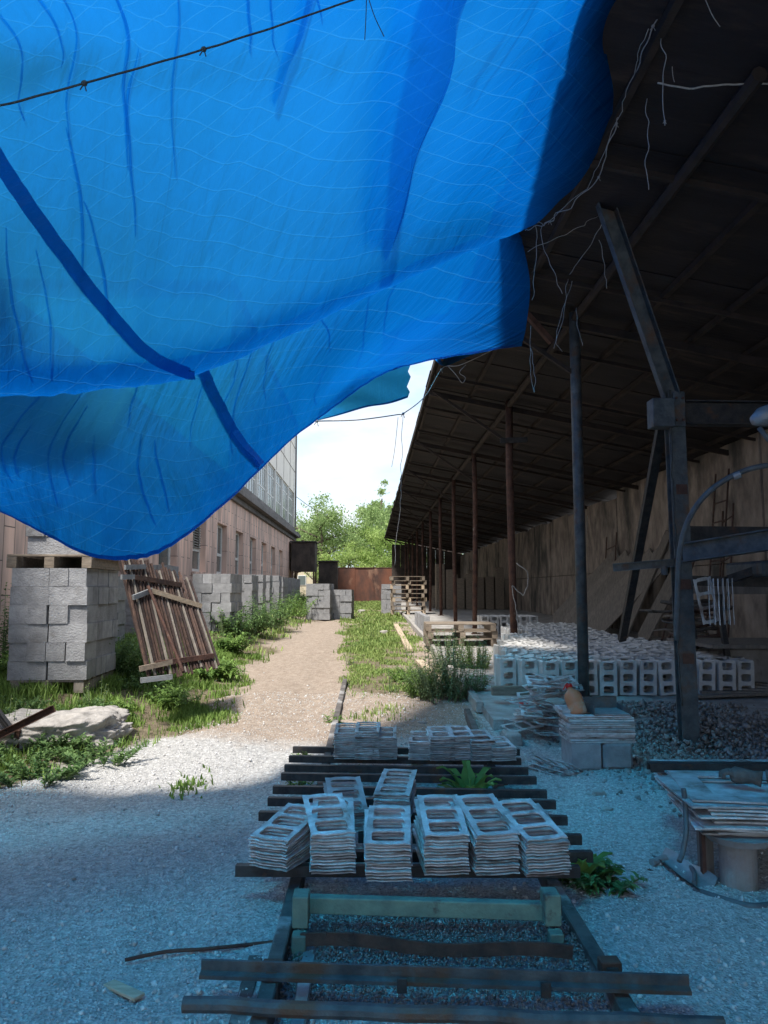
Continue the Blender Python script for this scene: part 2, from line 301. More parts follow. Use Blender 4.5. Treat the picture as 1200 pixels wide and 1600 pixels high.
# raised concrete shed floor with an edge
SX = 1.2
def sz(y): return tzf(3, y) + .09
mb = MB(); yy = [7.6 + .7 * i for i in range(65)]
for i, y in enumerate(yy):
    for x in (SX, 6.3): mb.v += [Vector((x, y, sz(y))), Vector((x, y, sz(y) - .3))]
for i in range(len(yy) - 1):
    a_ = i * 4; mb.f += [(a_, a_ + 2, a_ + 6, a_ + 4), (a_, a_ + 4, a_ + 5, a_ + 1), (a_ + 2, a_ + 3, a_ + 7, a_ + 6)]
mb.f += [(0, 1, 3, 2)]
M['slab'] = mat('dusty slab', (.43, .41, .39), (.28, .265, .25), 4, .95, bump=.8, bscale=45, c3=(.18, .165, .15), s3=1.2, t3=(.55, .7), world=True)
tag(mb.build('shed_floor', M['slab']), kind='structure')
mb = MB()
y = 8.3
while y < 40:
    mb.beam((SX - .03, y, sz(y) - .02), (SX - .03, y + 1.9, sz(y + 1.9) - .02), .08, .12); y += 1.93
tag(mb.build('kerb', M['rock'], bevel=.008), kind='structure')

# ------------------------------------------------------------------ gravel and rubble
n = 42000
gx = rng.uniform(-3.6, 3.4, n); gy = 2.2 + 7.5 * rng.random(n) ** 1.5
keep = (np.abs(gx) < .62 * gy + .4) & (grass_mask(gx, gy, np.zeros(n)) < .5); gx, gy = gx[keep], gy[keep]; n = len(gx)
sc = rng.uniform(.0035, .0085, n) * (1 + 1.2 * (rng.random(n) > .94))
V, F = scatter(np.stack([gx, gy, tz(gx, gy) + pnoise(gx, gy, 5.5, 1) * .014 + pnoise(gx, gy, 14, 2) * .0098 + sc * .2], 1), sc, *OCT)
M['gravel'] = leafmat('gravel stones', (.36, .35, .345), (.72, .71, .69), 20, 0.0)
tag(npmesh('gravel', V, F, M['gravel']), 'loose grey gravel scattered over the yard', 'gravel', kind='stuff')
n = 5200
gx = rng.normal(2.9, .55, n); gy = rng.normal(7.0, .75, n); keep = (gx > 1.55 + .2 * rng.random(n)) & (gy > 5.1) & ((gy < 8.4)); gx, gy = gx[keep], gy[keep]; n = len(gx)
hb = .22 * np.exp(-((gx - 3.3) / .7) ** 2 - ((gy - 7.2) / .8) ** 2)
sc = rng.uniform(.008, .028, n) * np.where(rng.random(n) > .9, 1.7, 1)
V, F = scatter(np.stack([gx, gy, np.where(gy > 7.6, tz(gx, gy) + .09, tz(gx, gy)) + hb * rng.random(n) + sc * .15], 1), sc, *OCT)
M['rubble'] = leafmat('rubble stones', (.12, .11, .105), (.34, .325, .31), 6, 0.0)
tag(npmesh('rubble', V, F, M['rubble']), 'heap of broken stones under the shed', 'rubble', kind='stuff')

n = 9000
gx = rng.uniform(-.34, .86, n); gy = rng.uniform(2.8, 3.75, n); keep = rng.random(n) < np.clip(1.4 - ((gy - 3.25) / .42) ** 2, 0, 1); gx, gy = gx[keep], gy[keep]; n = len(gx)
sc = rng.uniform(.004, .010, n); V, F = scatter(np.stack([gx, gy, tz(gx, gy) + .012 + .035 * np.exp(-((gy - 3.3) / .25) ** 2) * rng.random(n)], 1), sc, *OCT)
M['gravel_dark'] = leafmat('dark gravel', (.13, .125, .12), (.33, .32, .31), 20, 0.0)
tag(npmesh('dark_gravel', V, F, M['gravel_dark']), 'dark aggregate strewn between the rails', 'gravel', kind='stuff')
n = 150
gx = rng.uniform(-2.6, 2.4, n); gy = 2.6 + 9 * rng.random(n) ** 1.3; V, F = scatter(np.stack([gx, gy, tz(gx, gy) + .012], 1), rng.uniform(.009, .024, n), *OCT, flat=.6)
tag(npmesh('pebbles', V, F, M['gravel']), 'larger pebbles and chips lying over the yard', 'pebbles', kind='stuff')
# ------------------------------------------------------------------ grass
def grass(name, n, xr, yr, hfun, dens, m_, label, wid=.006, pw=1.0):
    gx = rng.uniform(*xr, n); gy = yr[0] + (yr[1] - yr[0]) * rng.random(n) ** pw
    nl = pnoise(gx, gy, .55, 4) + .5 * pnoise(gx, gy, 1.7, 5)
    keep = rng.random(n) < dens(gx, gy, nl) * np.clip(.35 + 1.6 * pnoise(gx, gy, 2.3, 8) + .8 * pnoise(gx, gy, 6, 9), .05, 1); gx, gy, nl = gx[keep], gy[keep], nl[keep]; n = len(gx)
    gz = tz(gx, gy) - .01; h = hfun(gx, gy, nl) * rng.uniform(.4, 1.25, n); a_ = rng.uniform(0, 6.283, n); le = rng.uniform(.1, .8, n) * h; wd = wid * (1 + gy * .10) * rng.uniform(.6, 1.4, n)
    ca, sa = np.cos(a_), np.sin(a_); o = np.stack([gx, gy, gz], 1); side = np.stack([-sa, ca, 0 * a_], 1) * wd[:, None]; d = np.stack([ca, sa, 0 * a_], 1)
    m1 = o + d * (le * .35)[:, None] + np.array([0, 0, 1]) * (h * .6)[:, None]; tp = o + d * le[:, None] + np.array([0, 0, 1]) * h[:, None]
    V = np.stack([o - side, o + side, m1 + side * .7, m1 - side * .7, tp], 1).reshape(-1, 3)
    b0 = (np.arange(n) * 5)[:, None]; F = np.concatenate([b0 + [0, 1, 2], b0 + [0, 2, 3], b0 + [3, 2, 4]])
    return tag(npmesh(name, V, F, m_), label, 'grass', kind='stuff')
grass('grass', 150000, (-4.4, -.9), (4.2, 14), lambda x, y, q: .075 + .05 * np.clip(-x - 2, 0, 1.5), lambda x, y, q: grass_mask(x, y, q) * (x < -.9) * np.clip(1.2 - (y - 8) * .05, .4, 1), M['grass'], 'lush green grass and low weeds along the left bank', .0038, pw=1.1)
grass('grass', 150000, (-.95, 1.2), (8, 26), lambda x, y, q: .05 + .03 * np.clip(q, 0, 1), lambda x, y, q: grass_mask(x, y, q), M['grass_dry'], 'yellowish dry grass strip between the wheel track and the shed', .0035)
grass('grass', 80000, (-4.6, 2.0), (14, 52), lambda x, y, q: .11 + 0 * x, lambda x, y, q: grass_mask(x, y, q), M['grass_dry'], 'green grass over the far end of the yard', .005)
grass('grass', 1500, (-1.6, -1.0), (5.4, 6.4), lambda x, y, q: .06 + 0 * x, lambda x, y, q: np.exp(-((x + 1.33) / .1) ** 2 - ((y - 5.9) / .25) ** 2), M['grass'], 'small lone tuft of grass in the gravel')

# ------------------------------------------------------------------ blue tarpaulin
def tarpmat(name, col, tcol, trans, lines=True):
    m = bpy.data.materials.new(name); m.use_nodes = True; n = m.node_tree; k = n.nodes; l = n.links.new; k.remove(k['Principled BSDF'])
    uv = k.new('ShaderNodeUVMap'); uv.uv_map = 'UVMap'
    def nzz(sc, det=4, st=(1, 1, 1)):
        mpn = k.new('ShaderNodeMapping'); mpn.inputs['Scale'].default_value = st; l(uv.outputs[0], mpn.inputs[0])
        x = k.new('ShaderNodeTexNoise'); x.inputs['Scale'].default_value = sc; x.inputs['Detail'].default_value = det; l(mpn.outputs[0], x.inputs['Vector']); return x.outputs[0]
    fac = None
    for ang, per in ((R(38), .11), (R(-14), .135)):
        mpn = k.new('ShaderNodeMapping'); mpn.inputs['Rotation'].default_value = (0, 0, ang); l(uv.outputs[0], mpn.inputs[0])
        wv = k.new('ShaderNodeTexWave'); wv.wave_type = 'BANDS'; wv.bands_direction = 'Y'; wv.inputs['Scale'].default_value = .314 / per; wv.inputs['Distortion'].default_value = .06; wv.inputs['Detail'].default_value = 1.0; wv.inputs['Detail Scale'].default_value = .6; l(mpn.outputs[0], wv.inputs[0])
        r = k.new('ShaderNodeValToRGB'); r.color_ramp.elements[0].position = .990; r.color_ramp.elements[1].position = .9995; l(wv.outputs[0], r.inputs[0])
        if fac is None: fac = r.outputs[0]
        else:
            q = k.new('ShaderNodeMath'); q.operation = 'MAXIMUM'; l(fac, q.inputs[0]); l(r.outputs[0], q.inputs[1]); fac = q.outputs[0]
    tn = nzz(1.3, 6, (1, .45, 1)); r = k.new('ShaderNodeValToRGB'); r.color_ramp.elements[0].position = .3; r.color_ramp.elements[1].position = .75
    r.color_ramp.elements[0].color = (*[c * .78 for c in tcol], 1); r.color_ramp.elements[1].color = (*tcol, 1); l(tn, r.inputs[0])
    mx_ = k.new('ShaderNodeMixRGB'); mf = k.new('ShaderNodeMath'); mf.operation = 'MULTIPLY'; mf.inputs[1].default_value = .085 if lines else 0; l(fac, mf.inputs[0]); l(mf.outputs[0], mx_.inputs[0])
    l(r.outputs[0], mx_.inputs[1]); mx_.inputs[2].default_value = (.10, .5, .9, 1)
    vm = k.new('ShaderNodeMapping'); vm.inputs['Scale'].default_value = (3.2, .75, 1); vm.inputs['Rotation'].default_value = (0, 0, R(12)); l(uv.outputs[0], vm.inputs[0])
    vd = k.new('ShaderNodeTexNoise'); vd.inputs['Scale'].default_value = 1.6; vd.inputs['Detail'].default_value = 3; l(vm.outputs[0], vd.inputs['Vector']); va_ = k.new('ShaderNodeMixRGB'); va_.inputs[0].default_value = .35; l(vm.outputs[0], va_.inputs[1]); l(vd.outputs['Color'], va_.inputs[2])
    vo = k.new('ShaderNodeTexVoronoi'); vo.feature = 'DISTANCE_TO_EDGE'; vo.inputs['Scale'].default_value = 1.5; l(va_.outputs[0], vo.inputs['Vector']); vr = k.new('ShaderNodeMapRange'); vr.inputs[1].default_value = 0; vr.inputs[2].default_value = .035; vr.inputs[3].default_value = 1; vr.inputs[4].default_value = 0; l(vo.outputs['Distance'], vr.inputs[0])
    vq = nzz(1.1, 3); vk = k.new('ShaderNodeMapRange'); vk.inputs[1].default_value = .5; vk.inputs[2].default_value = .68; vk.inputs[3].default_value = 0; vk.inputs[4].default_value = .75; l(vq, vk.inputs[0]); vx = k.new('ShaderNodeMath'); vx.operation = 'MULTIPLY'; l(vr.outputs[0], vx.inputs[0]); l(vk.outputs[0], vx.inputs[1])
    mc_ = k.new('ShaderNodeMixRGB'); l(vx.outputs[0], mc_.inputs[0]); l(mx_.outputs[0], mc_.inputs[1]); mc_.inputs[2].default_value = (.001, .04, .22, 1)  # darker look of doubled creases painted into the cloth colour as thin lines
    t = k.new('ShaderNodeBsdfTranslucent'); l(mc_.outputs[0], t.inputs[0])
    d = k.new('ShaderNodeBsdfPrincipled'); d.inputs['Base Color'].default_value = (*col, 1); d.inputs['Roughness'].default_value = .42; d.inputs['Specular IOR Level'].default_value = .25
    ms = k.new('ShaderNodeMixShader'); ms.inputs[0].default_value = trans; l(d.outputs[0], ms.inputs[1]); l(t.outputs[0], ms.inputs[2])
    tp = k.new('ShaderNodeBsdfTransparent'); tp.inputs[0].default_value = (.01, .66, .85, 1)
    m2 = k.new('ShaderNodeMixShader'); m2.inputs[0].default_value = .035; rf_ = k.new('ShaderNodeBsdfRefraction'); rf_.inputs['Color'].default_value = (.045, .43, .76, 1); rf_.inputs['Roughness'].default_value = .6; rf_.inputs['IOR'].default_value = 1.25; m4 = k.new('ShaderNodeMixShader'); m4.inputs[0].default_value = .31; l(ms.outputs[0], m4.inputs[1]); l(rf_.outputs[0], m4.inputs[2]); l(m4.outputs[0], m2.inputs[1]); l(tp.outputs[0], m2.inputs[2]); l(m2.outputs[0], k['Material Output'].inputs[0])
    wn = nzz(3.2, 8, (2.6, .6, 1)); bp = k.new('ShaderNodeBump'); bp.inputs['Strength'].default_value = .9; bp.inputs['Distance'].default_value = .05; l(wn, bp.inputs['Height'])
    b3 = k.new('ShaderNodeBump'); b3.inputs['Strength'].default_value = .25; b3.inputs['Distance'].default_value = .01; l(fac, b3.inputs['Height']); l(bp.outputs[0], b3.inputs['Normal'])
    l(b3.outputs[0], t.inputs['Normal']); l(b3.outputs[0], d.inputs['Normal']); return m
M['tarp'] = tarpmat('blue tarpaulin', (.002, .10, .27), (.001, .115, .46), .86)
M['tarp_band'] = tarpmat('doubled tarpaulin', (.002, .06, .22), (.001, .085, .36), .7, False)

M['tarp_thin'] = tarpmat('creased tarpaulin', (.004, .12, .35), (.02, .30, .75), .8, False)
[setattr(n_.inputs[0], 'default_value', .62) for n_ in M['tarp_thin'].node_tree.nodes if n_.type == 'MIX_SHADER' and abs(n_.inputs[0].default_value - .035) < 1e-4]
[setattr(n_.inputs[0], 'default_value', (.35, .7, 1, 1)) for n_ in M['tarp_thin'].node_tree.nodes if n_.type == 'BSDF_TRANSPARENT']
def W(*p): return Vector(p)
cols = 9
rowsU = [  # behind the camera -> fold, left -> right
 [W(-6, -3, 4.2), W(-4.6, -3, 4.1), W(-3.5, -3, 4.1), W(-2.4, -3, 4.2), W(-1.4, -3, 4.3), W(-.4, -3, 4.4), W(.5, -3, 4.6), W(1.1, -3, 4.8), W(1.7, -3, 5.0)],
 [W(-6, -.5, 4.1), W(-4.4, -.5, 4.0), W(-3.3, -.5, 4.0), W(-2.2, -.5, 4.05), W(-1.2, -.5, 4.15), W(-.3, -.5, 4.3), W(.6, -.5, 4.5), W(1.2, -.5, 4.75), W(1.8, -.5, 4.95)],
 [W(-6, 1.4, 3.95), W(-4.2, 1.4, 3.85), W(-3.0, 1.4, 3.85), W(-2.0, 1.5, 3.9), W(-1.1, 1.6, 4.0), W(-.2, 1.8, 4.15), W(.6, 2.1, 4.4), W(1.2, 2.4, 4.7), W(1.8, 2.6, 4.93)],
 [W(-6, 2.6, 3.5), P(-700, 0, 2.5), P(-350, 0, 2.7), P(0, 0, 2.9), P(180, 0, 3.05), P(400, 0, 3.3), P(620, 0, 3.65), P(840, 0, 4.1), P(1040, -5, 4.65)],
 [W(-6, 3.0, 3.2), P(-650, 170, 2.75), P(-330, 160, 2.9), P(0, 160, 3.1), P(170, 160, 3.35), P(370, 150, 3.7), P(580, 140, 4.1), P(800, 130, 4.7), P(975, 150, 5.45)],
 [W(-6, 3.3, 2.9), P(-600, 350, 2.95), P(-300, 345, 3.1), P(0, 330, 3.3), P(165, 320, 3.6), P(350, 305, 4.05), P(550, 280, 4.6), P(750, 245, 5.3), P(915, 272, 6.2)],
 [W(-6, 3.5, 2.6), P(-560, 510, 3.1), P(-280, 510, 3.25), P(0, 500, 3.45), P(155, 480, 3.75), P(330, 450, 4.3), P(530, 400, 4.95), P(720, 335, 5.8), P(870, 318, 6.7)],
 [W(-6, 3.7, 2.4), P(-540, 610, 3.3), P(-270, 625, 3.45), P(0, 618, 3.65), P(150, 608, 3.95), P(308, 583, 4.55), P(515, 492, 5.25), P(715, 402, 6.1), P(835, 352, 7.05)],
]
for r_ in rowsU[:3]: r_[-1].z -= .22; r_[-2].z -= .12
for r_ in rowsU[3:]:
    for j_, f_ in ((6, .985), (7, .955), (8, .925)): r_[j_] = W(0, 0, CAMZ) + (r_[j_] - W(0, 0, CAMZ)) * f_
fold = rowsU[-1]
rowsL = [
 [p + W(0, .30, .22) for p in fold],
 [p + W(0, .62, .26) for p in fold],
 [W(-6, 4.6, 1.9), P(-520, 700, 4.3), P(-260, 690, 4.25), P(0, 700, 4.3), P(155, 700, 4.5), P(305, 680, 5.15), P(500, 575, 6.1), P(660, 510, 7.2), P(828, 440, 7.6)],
 [W(-6, 4.8, 1.5), P(-510, 780, 4.6), P(-250, 720, 4.5), P(0, 770, 4.6), P(160, 805, 4.8), P(300, 780, 5.3), P(470, 655, 6.5), P(600, 565, 8.2), P(822, 510, 7.9)],
 [W(-6, 5.0, 1.2), P(-500, 820, 4.8), P(-250, 690, 4.7), P(0, 800, 4.8), P(165, 873, 5.0), P(292, 838, 5.45), P(470, 678, 6.8), P(615, 580, 8.9), P(815, 541, 8.1)],
]
def cr(p0, p1, p2, p3, t):
    return .5 * ((2 * p1) + (-p0 + p2) * t + (2 * p0 - 5 * p1 + 4 * p2 - p3) * t * t + (-p0 + 3 * p1 - 3 * p2 + p3) * t ** 3)
def crrow(r, s):
    i = min(int(s), len(r) - 2); t = s - i; g = lambda j: r[max(0, min(len(r) - 1, j))]
    p0 = g(i - 1) if i > 0 else 2 * r[0] - r[1]; p3 = g(i + 2) if i + 2 < len(r) else 2 * r[-1] - r[-2]
    return cr(p0, r[i], r[i + 1], p3, t)
ROWS = rowsU + rowsL; NR = len(ROWS)
def tsurf(s, t, wr=True):                          # s across 0..8, t along 0..NR-1
    p = crrow([crrow(r, s) for r in ROWS], t)
    if wr:
        a_ = .022 * noise.noise(Vector((s * 2.6 + t * .35, t * .45, 1))) + .013 * noise.noise(Vector((s * 7 + t * .8, t * .9, 5)))
        if t > 8.5: a_ += .022 * abs(noise.noise(Vector((s * 6.5 - t * .8, t * .5, 9))))
        for s0, wd_, am_, dr in ((6.15, .26, .08, .10), (5.2, .10, .02, -.12), (4.15, .05, .03, .10), (4.45, .035, -.016, .12), (3.55, .04, .022, .13), (7.1, .16, .05, .05), (2.9, .05, .02, .1), (2.5, .03, .012, .13)):
            a_ += am_ * math.exp(-((s - s0 - dr * (t - 4)) / wd_) ** 2) * (min(1, max(0, (t - 1) / 2)) if t < 6 else max(0, 1 - (t - 6) / 1.5))
        p = p + Vector((0, -.75, .55)) * a_
    return p
SC = [i * .05 for i in range(161)]; TC = [i * .05 for i in range(int((NR - 1) / .05) + 1)]
GR = [[tsurf(s, t) for s in SC] for t in TC]
def sheet(name, m_, parent, grid, uv, thick=.002):
    h, w_ = len(grid), len(grid[0]); off = wloc(parent)
    me = bpy.data.meshes.new(name); me.from_pydata([p - off for r in grid for p in r], [], [(i * w_ + j, i * w_ + j + 1, (i + 1) * w_ + j + 1, (i + 1) * w_ + j) for i in range(h - 1) for j in range(w_ - 1)])
    ul = me.uv_layers.new(name='UVMap'); fl = [q for r in uv for q in r]
    for lp in me.loops: ul.data[lp.index].uv = fl[lp.vertex_index]
    me.materials.append(m_); me.shade_smooth(); o = bpy.data.objects.new(name, me); COL.objects.link(o); o.parent = parent; return o
tarp = empty('tarpaulin', (-1, 3, 4), 'large sagging blue tarpaulin strung overhead from the shed roof', 'tarpaulin')
# arc-length like uv so the reinforcing threads keep an even pitch
L_t = [0]
for i in range(1, len(TC)): L_t.append(L_t[-1] + sum((GR[i][j] - GR[i - 1][j]).length for j in (60, 80, 100, 120)) / 4)
UV = []
for i, r in enumerate(GR):
    acc = [0]
    for j in range(1, len(r)): acc.append(acc[-1] + (r[j] - r[j - 1]).length)
    c = acc[80]; UV.append([(q - c, L_t[i]) for q in acc])
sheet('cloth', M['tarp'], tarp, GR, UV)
flatpix = [(pix(GR[i][j]), i, j) for i in range(60, len(TC)) for j in range(0, len(SC)) if GR[i][j].y > 1]
def near_tarp(u, v, lo, hi):
    best = min((((q[0] - u) ** 2 + (q[1] - v) ** 2, i, j) for q, i, j in flatpix if lo <= TC[i] <= hi)); return GR[best[1]][best[2]]
def band(pl, lo, hi, wd, name='seam_band', off=.012):
    pts = []
    for k_ in range(len(pl) - 1):
        for q in range(8):
            f = q / 8; pts.append(near_tarp(pl[k_][0] * (1 - f) + pl[k_ + 1][0] * f, pl[k_][1] * (1 - f) + pl[k_ + 1][1] * f, lo, hi))
    pts.append(near_tarp(*pl[-1], lo, hi))
    sm = [sum((pts[max(0, min(len(pts) - 1, i + q))] for q in (-3, -2, -1, 0, 1, 2, 3)), Vector()) / 7 for i in range(len(pts))]; g = [[], []]
    for i, p in enumerate(sm):
        t = (sm[min(i + 1, len(sm) - 1)] - sm[max(i - 1, 0)]).normalized(); vw = (Vector((0, 0, CAMZ)) - p).normalized(); sd = t.cross(vw).normalized()
        g[0].append(p + sd * wd / 2 + vw * off); g[1].append(p - sd * wd / 2 + vw * off)
    return sheet(name, M['tarp_band'], tarp, g, [[(i * .05, 0) for i in range(len(sm))], [(i * .05, .05) for i in range(len(sm))]])
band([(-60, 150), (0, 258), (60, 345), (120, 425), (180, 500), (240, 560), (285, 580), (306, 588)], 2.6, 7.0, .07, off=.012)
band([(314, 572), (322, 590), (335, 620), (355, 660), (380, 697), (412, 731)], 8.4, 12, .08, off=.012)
# folds where the cloth is pinched double, on the sky side of the sheet
def pinch(s0, t0, s1, t1, wd, up=.02, n=26, bend=.0, sd=0):
    pts = []
    for i in range(n + 1):
        f = i / n; pts.append(tsurf(s0 + (s1 - s0) * f + bend * math.sin(f * 3.14) + .025 * noise.noise(Vector((f * 4, sd, 0))), t0 + (t1 - t0) * f) + Vector((0, .35, .94)) * up)
    K = 7; g = [[] for _ in range(K)]
    for i, p in enumerate(pts):
        t = (pts[min(i + 1, n)] - pts[max(i - 1, 0)]).normalized(); q = t.cross((Vector((0, 0, CAMZ)) - p).normalized()).normalized(); f = i / n
        ww = wd * (math.sin(math.pi * min(1, max(0, .04 + .92 * f))) ** .6) * (1 + .3 * noise.noise(Vector((f * 6, sd, 3))))
        for k in range(K): a_ = k / (K - 1) - .5; g[k].append(p + q * ww * a_ + Vector((0, .35, .94)) * up * 1.5 * (1 - (2 * a_) ** 2))
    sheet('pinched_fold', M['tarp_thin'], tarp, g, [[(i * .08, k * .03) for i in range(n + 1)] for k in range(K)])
pinch(6.2, .6, 6.35, 6.6, .36, .10, bend=.05); pinch(5.45, 2.2, 5.3, 4.2, .06, .03, sd=4)
rf = random.Random(4)
for i, (s_, t_, l_) in enumerate(((3.25, 2.6, 1.0), (3.5, 2.9, 1.5), (3.9, 2.4, 2.3), (4.15, 3.4, 2.0), (4.45, 2.6, 2.2), (4.75, 2.5, 1.0), (5.0, 2.4, 1.2), (3.6, 4.3, 1.4), (2.9, 3.0, 1.2), (3.05, 5.2, 1.5), (3.3, 5.4, 1.3), (5.25, 2.4, .8), (3.8, 5.0, 1.2))):
    pinch(s_, t_, s_ + rf.uniform(.1, .3), t_ + l_, rf.uniform(.008, .018), .008, bend=rf.uniform(-.08, .08), sd=i)
for i in range(17):
    s_ = 2.95 + i * .24 + rf.uniform(-.08, .08); t_ = rf.uniform(8.6, 10.0); pinch(s_, t_, s_ + rf.uniform(.0, .22), min(11.8, t_ + rf.uniform(.7, 1.7)), rf.uniform(.006, .016), .008, bend=rf.uniform(-.06, .06), sd=i + 20)
# hem along the far lower edge
g = [[GR[-1][j] + Vector((0, -.012, 0)) for j in range(40, 160)], [GR[-3][j] + Vector((0, -.02, 0)) for j in range(40, 160)]]
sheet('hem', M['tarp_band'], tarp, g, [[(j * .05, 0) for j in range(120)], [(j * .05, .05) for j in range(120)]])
# loose corner flap lit by the open sky
A = [P(492, 658, 7.6), P(560, 640, 8.6), P(600, 632, 9.1), P(637, 622, 9.6)]; Bf = [P(500, 640, 7.5), P(560, 590, 8.8), P(600, 575, 9.4), P(642, 556, 10.2)]
g = []
for k_ in range(9):
    f = k_ / 8; g.append([crrow(A, s * 3 / 20) * (1 - f) + crrow(Bf, s * 3 / 20) * f + Vector((.025 * math.sin(k_ * 2.1) * (s > 18), .03 * math.sin(k_ + s * .5), 0)) for s in range(21)])
sheet('corner_flap', M['tarp'], tarp, g, [[(s * .08, k_ * .1) for s in range(21)] for k_ in range(9)])
g = [[p + Vector((0, -.01, -.002)) for p in g[0]], [p * .35 + q * .65 + Vector((0, -.015, 0)) for p, q in zip(g[1], g[0])]]
sheet('hem', M['tarp_band'], tarp, g, [[(s * .08, 0) for s in range(21)], [(s * .08, .1) for s in range(21)]])
# end of the sheet tied under the eave beside the white gap
A = [P(590, 575, 9.2), P(640, 553, 10.0), P(672, 556, 10.8), P(694, 572, 11.5), P(735, 556, 10.2), P(790, 543, 8.6)]
Bf = [P(600, 520, 8.6), P(650, 500, 9.2), P(690, 490, 9.8), P(720, 485, 10), P(770, 490, 9.4), P(812, 495, 8.4)]
g = [[crrow(A, s / 5) * (1 - f) + crrow(Bf, s / 5) * f + Vector((0, .06 * math.sin(s * 1.3) * f, 0)) for s in range(26)] for f in (0, .25, .5, .75, 1)]
sheet('tied_corner', M['tarp'], tarp, g, [[(s * .1, k_ * .15) for s in range(26)] for k_ in range(5)])

# ------------------------------------------------------------------ ropes and strings
def curve(pts, n=10): return [crrow(pts, i / n) for i in range((len(pts) - 1) * n + 1)]
def rope(name, pts, r, label, m_='string', cat='string', knots=(), wob=.0, group=None):
    root = None; c = curve([Vector(p) for p in pts])
    if wob: c = [p + Vector((noise.noise(p * 9), noise.noise(p * 9 + Vector((5, 5, 5))), noise.noise(p * 9 + Vector((9, 1, 5))))) * wob for p in c]
    if knots:
        root = empty(name, c[0], label, cat, group); MB().tube(c, r, 6).build('cord', M[m_], root, smooth=True)
        for k_ in knots:
            i = int(k_ * (len(c) - 1)); p = c[i]; t = (c[min(i + 1, len(c) - 1)] - c[max(0, i - 1)]).normalized(); mbk = MB()
            mbk.tube([p - t * r * 3, p - t * r, p + t * r, p + t * r * 3], [r * .8, r * 2.6, r * 2.6, r * .8], 7)
            mbk.tube([p, p + Vector((.3, -.2, -1)).normalized() * r * 9], r * .6, 5); mbk.tube([p, p + Vector((-.6, .2, -.8)).normalized() * r * 7], r * .6, 5)
            mbk.build('knot', M[m_], root, smooth=True)
        return root
    return single(MB().tube(c, r, 6), name, M[m_], label, cat, group, smooth=True)
rope('support_rope', [P(-200, 205, 2.3), P(0, 165, 2.55), P(132, 130, 2.68), P(305, 81, 2.85), P(420, 45, 2.95), P(560, -3, 3.1), P(760, -70, 3.4)], .0042, 'dark knotted rope stretched under the tarpaulin across the top', 'rope_dark', 'rope', knots=(.345, .52), wob=.003)
rope('hanging_string', [P(573, -20, 3.1), P(572, 20, 3.1), P(570, 62, 3.1)], .002, 'short string end hanging straight from the top rope', 'rope_dark')
rope('hanging_string', [P(573, -12, 3.12), P(585, 25, 3.12), P(600, 57, 3.1)], .002, 'short string end hanging slanted from the top rope', 'rope_dark')
rope('edge_rope', [P(1045, -20, 4.1), P(1018, 48, 4.3), P(990, 130, 4.75), P(960, 200, 5.2), P(930, 285, 5.75), P(880, 330, 6.1), P(845, 352, 6.45), P(820, 362, 6.7)], .004, 'pale lacing cord running down the right edge of the tarpaulin', 'string', 'rope', knots=(.14, .42, .57, .8), wob=.03)
rope('edge_rope', [P(1010, 50, 4.25), P(978, 150, 4.8), P(925, 280, 5.6), P(868, 335, 6.05), P(838, 350, 6.4)], .0025, 'thin second lacing cord beside the tarpaulin edge', 'string', 'rope', wob=.04)
rope('guy_line', [P(495, 658, 7.6), P(560, 656, 8.2), P(620, 648, 8.9), P(632, 645, 9.0), P(665, 618, 9.9), P(692, 575, 11.2), P(720, 570, 11.0), P(780, 542, 10.4)], .0065, 'pale rope from the loose tarpaulin corner up to the shed eave', 'string', 'rope', knots=(.0, .42, .71))
rope('hanging_string', [P(622, 652, 8.9), P(617, 700, 8.9), P(612, 730, 8.9)], .003, 'short string dangling from the guy line over the sky')
rope('hanging_string', [P(629, 650, 8.9), P(627, 720, 8.9), P(626, 790, 8.9), P(618, 850, 8.9), P(617, 885, 8.9)], .003, 'long string dangling from the guy line down past the trees', wob=.02)
rope('string_loop', [P(700, 572, 11), P(712, 585, 11), P(722, 598, 11), P(727, 590, 11), P(718, 582, 11), P(728, 570, 11)], .006, 'small loop of cord beside the blue tarpaulin knot at the eave')
for i, (pl, d, lb) in enumerate([
    ([(1036, 60), (1037, 120), (1038, 200)], 4.9, 'string with a frayed pale end hanging from the lacing near the top right'),
    ([(1048, 20), (1052, 70), (1053, 130)], 5.2, 'faint short string hanging highest at the top right'),
    ([(1008, 150), (1011, 220), (1014, 294)], 5.4, 'long doubled string hanging in the dark right of the tarpaulin'),
    ([(1100, -10), (1118, 20), (1128, 40)], 4.6, 'bent string end at the top edge of the roof'),
    ([(846, 350), (852, 395), (872, 440), (880, 460)], 7.2, 'string running from the tarpaulin lacing to the pole head'),
    ([(836, 352), (838, 400), (832, 470)], 7.3, 'string hanging straight beside the dark tarpaulin end'),
    ([(935, 375), (942, 400), (950, 452)], 7.6, 'string tied to the roof girder above the pole'),
    ([(886, 435), (880, 480), (868, 530), (882, 550)], 8.2, 'loose string slack around the head of the front pole'),
    ([(892, 440), (878, 500), (866, 545)], 8.3, 'second string hanging left of the front pole head'),
    ([(830, 510), (828, 560), (832, 612), (835, 600), (830, 540)], 8.4, 'long narrow string loop hanging from the pipe stub'),
    ([(900, 480), (906, 520), (910, 540)], 8.3, 'short string right of the front pole head'),
    ([(827, 395), (860, 375), (905, 355), (940, 330)], 7.4, 'slack string spanning from tarpaulin corner to the slanting channel'),
    ([(955, 310), (930, 370), (890, 430)], 7.4, 'slack string from the slanting channel down to the pole head')]):
    rope('hanging_string', [P(u, v, d * .87 + .04 * q) for q, (u, v) in enumerate(pl)], .0026, lb, wob=.03, knots=(.98,) if i == 0 else ())
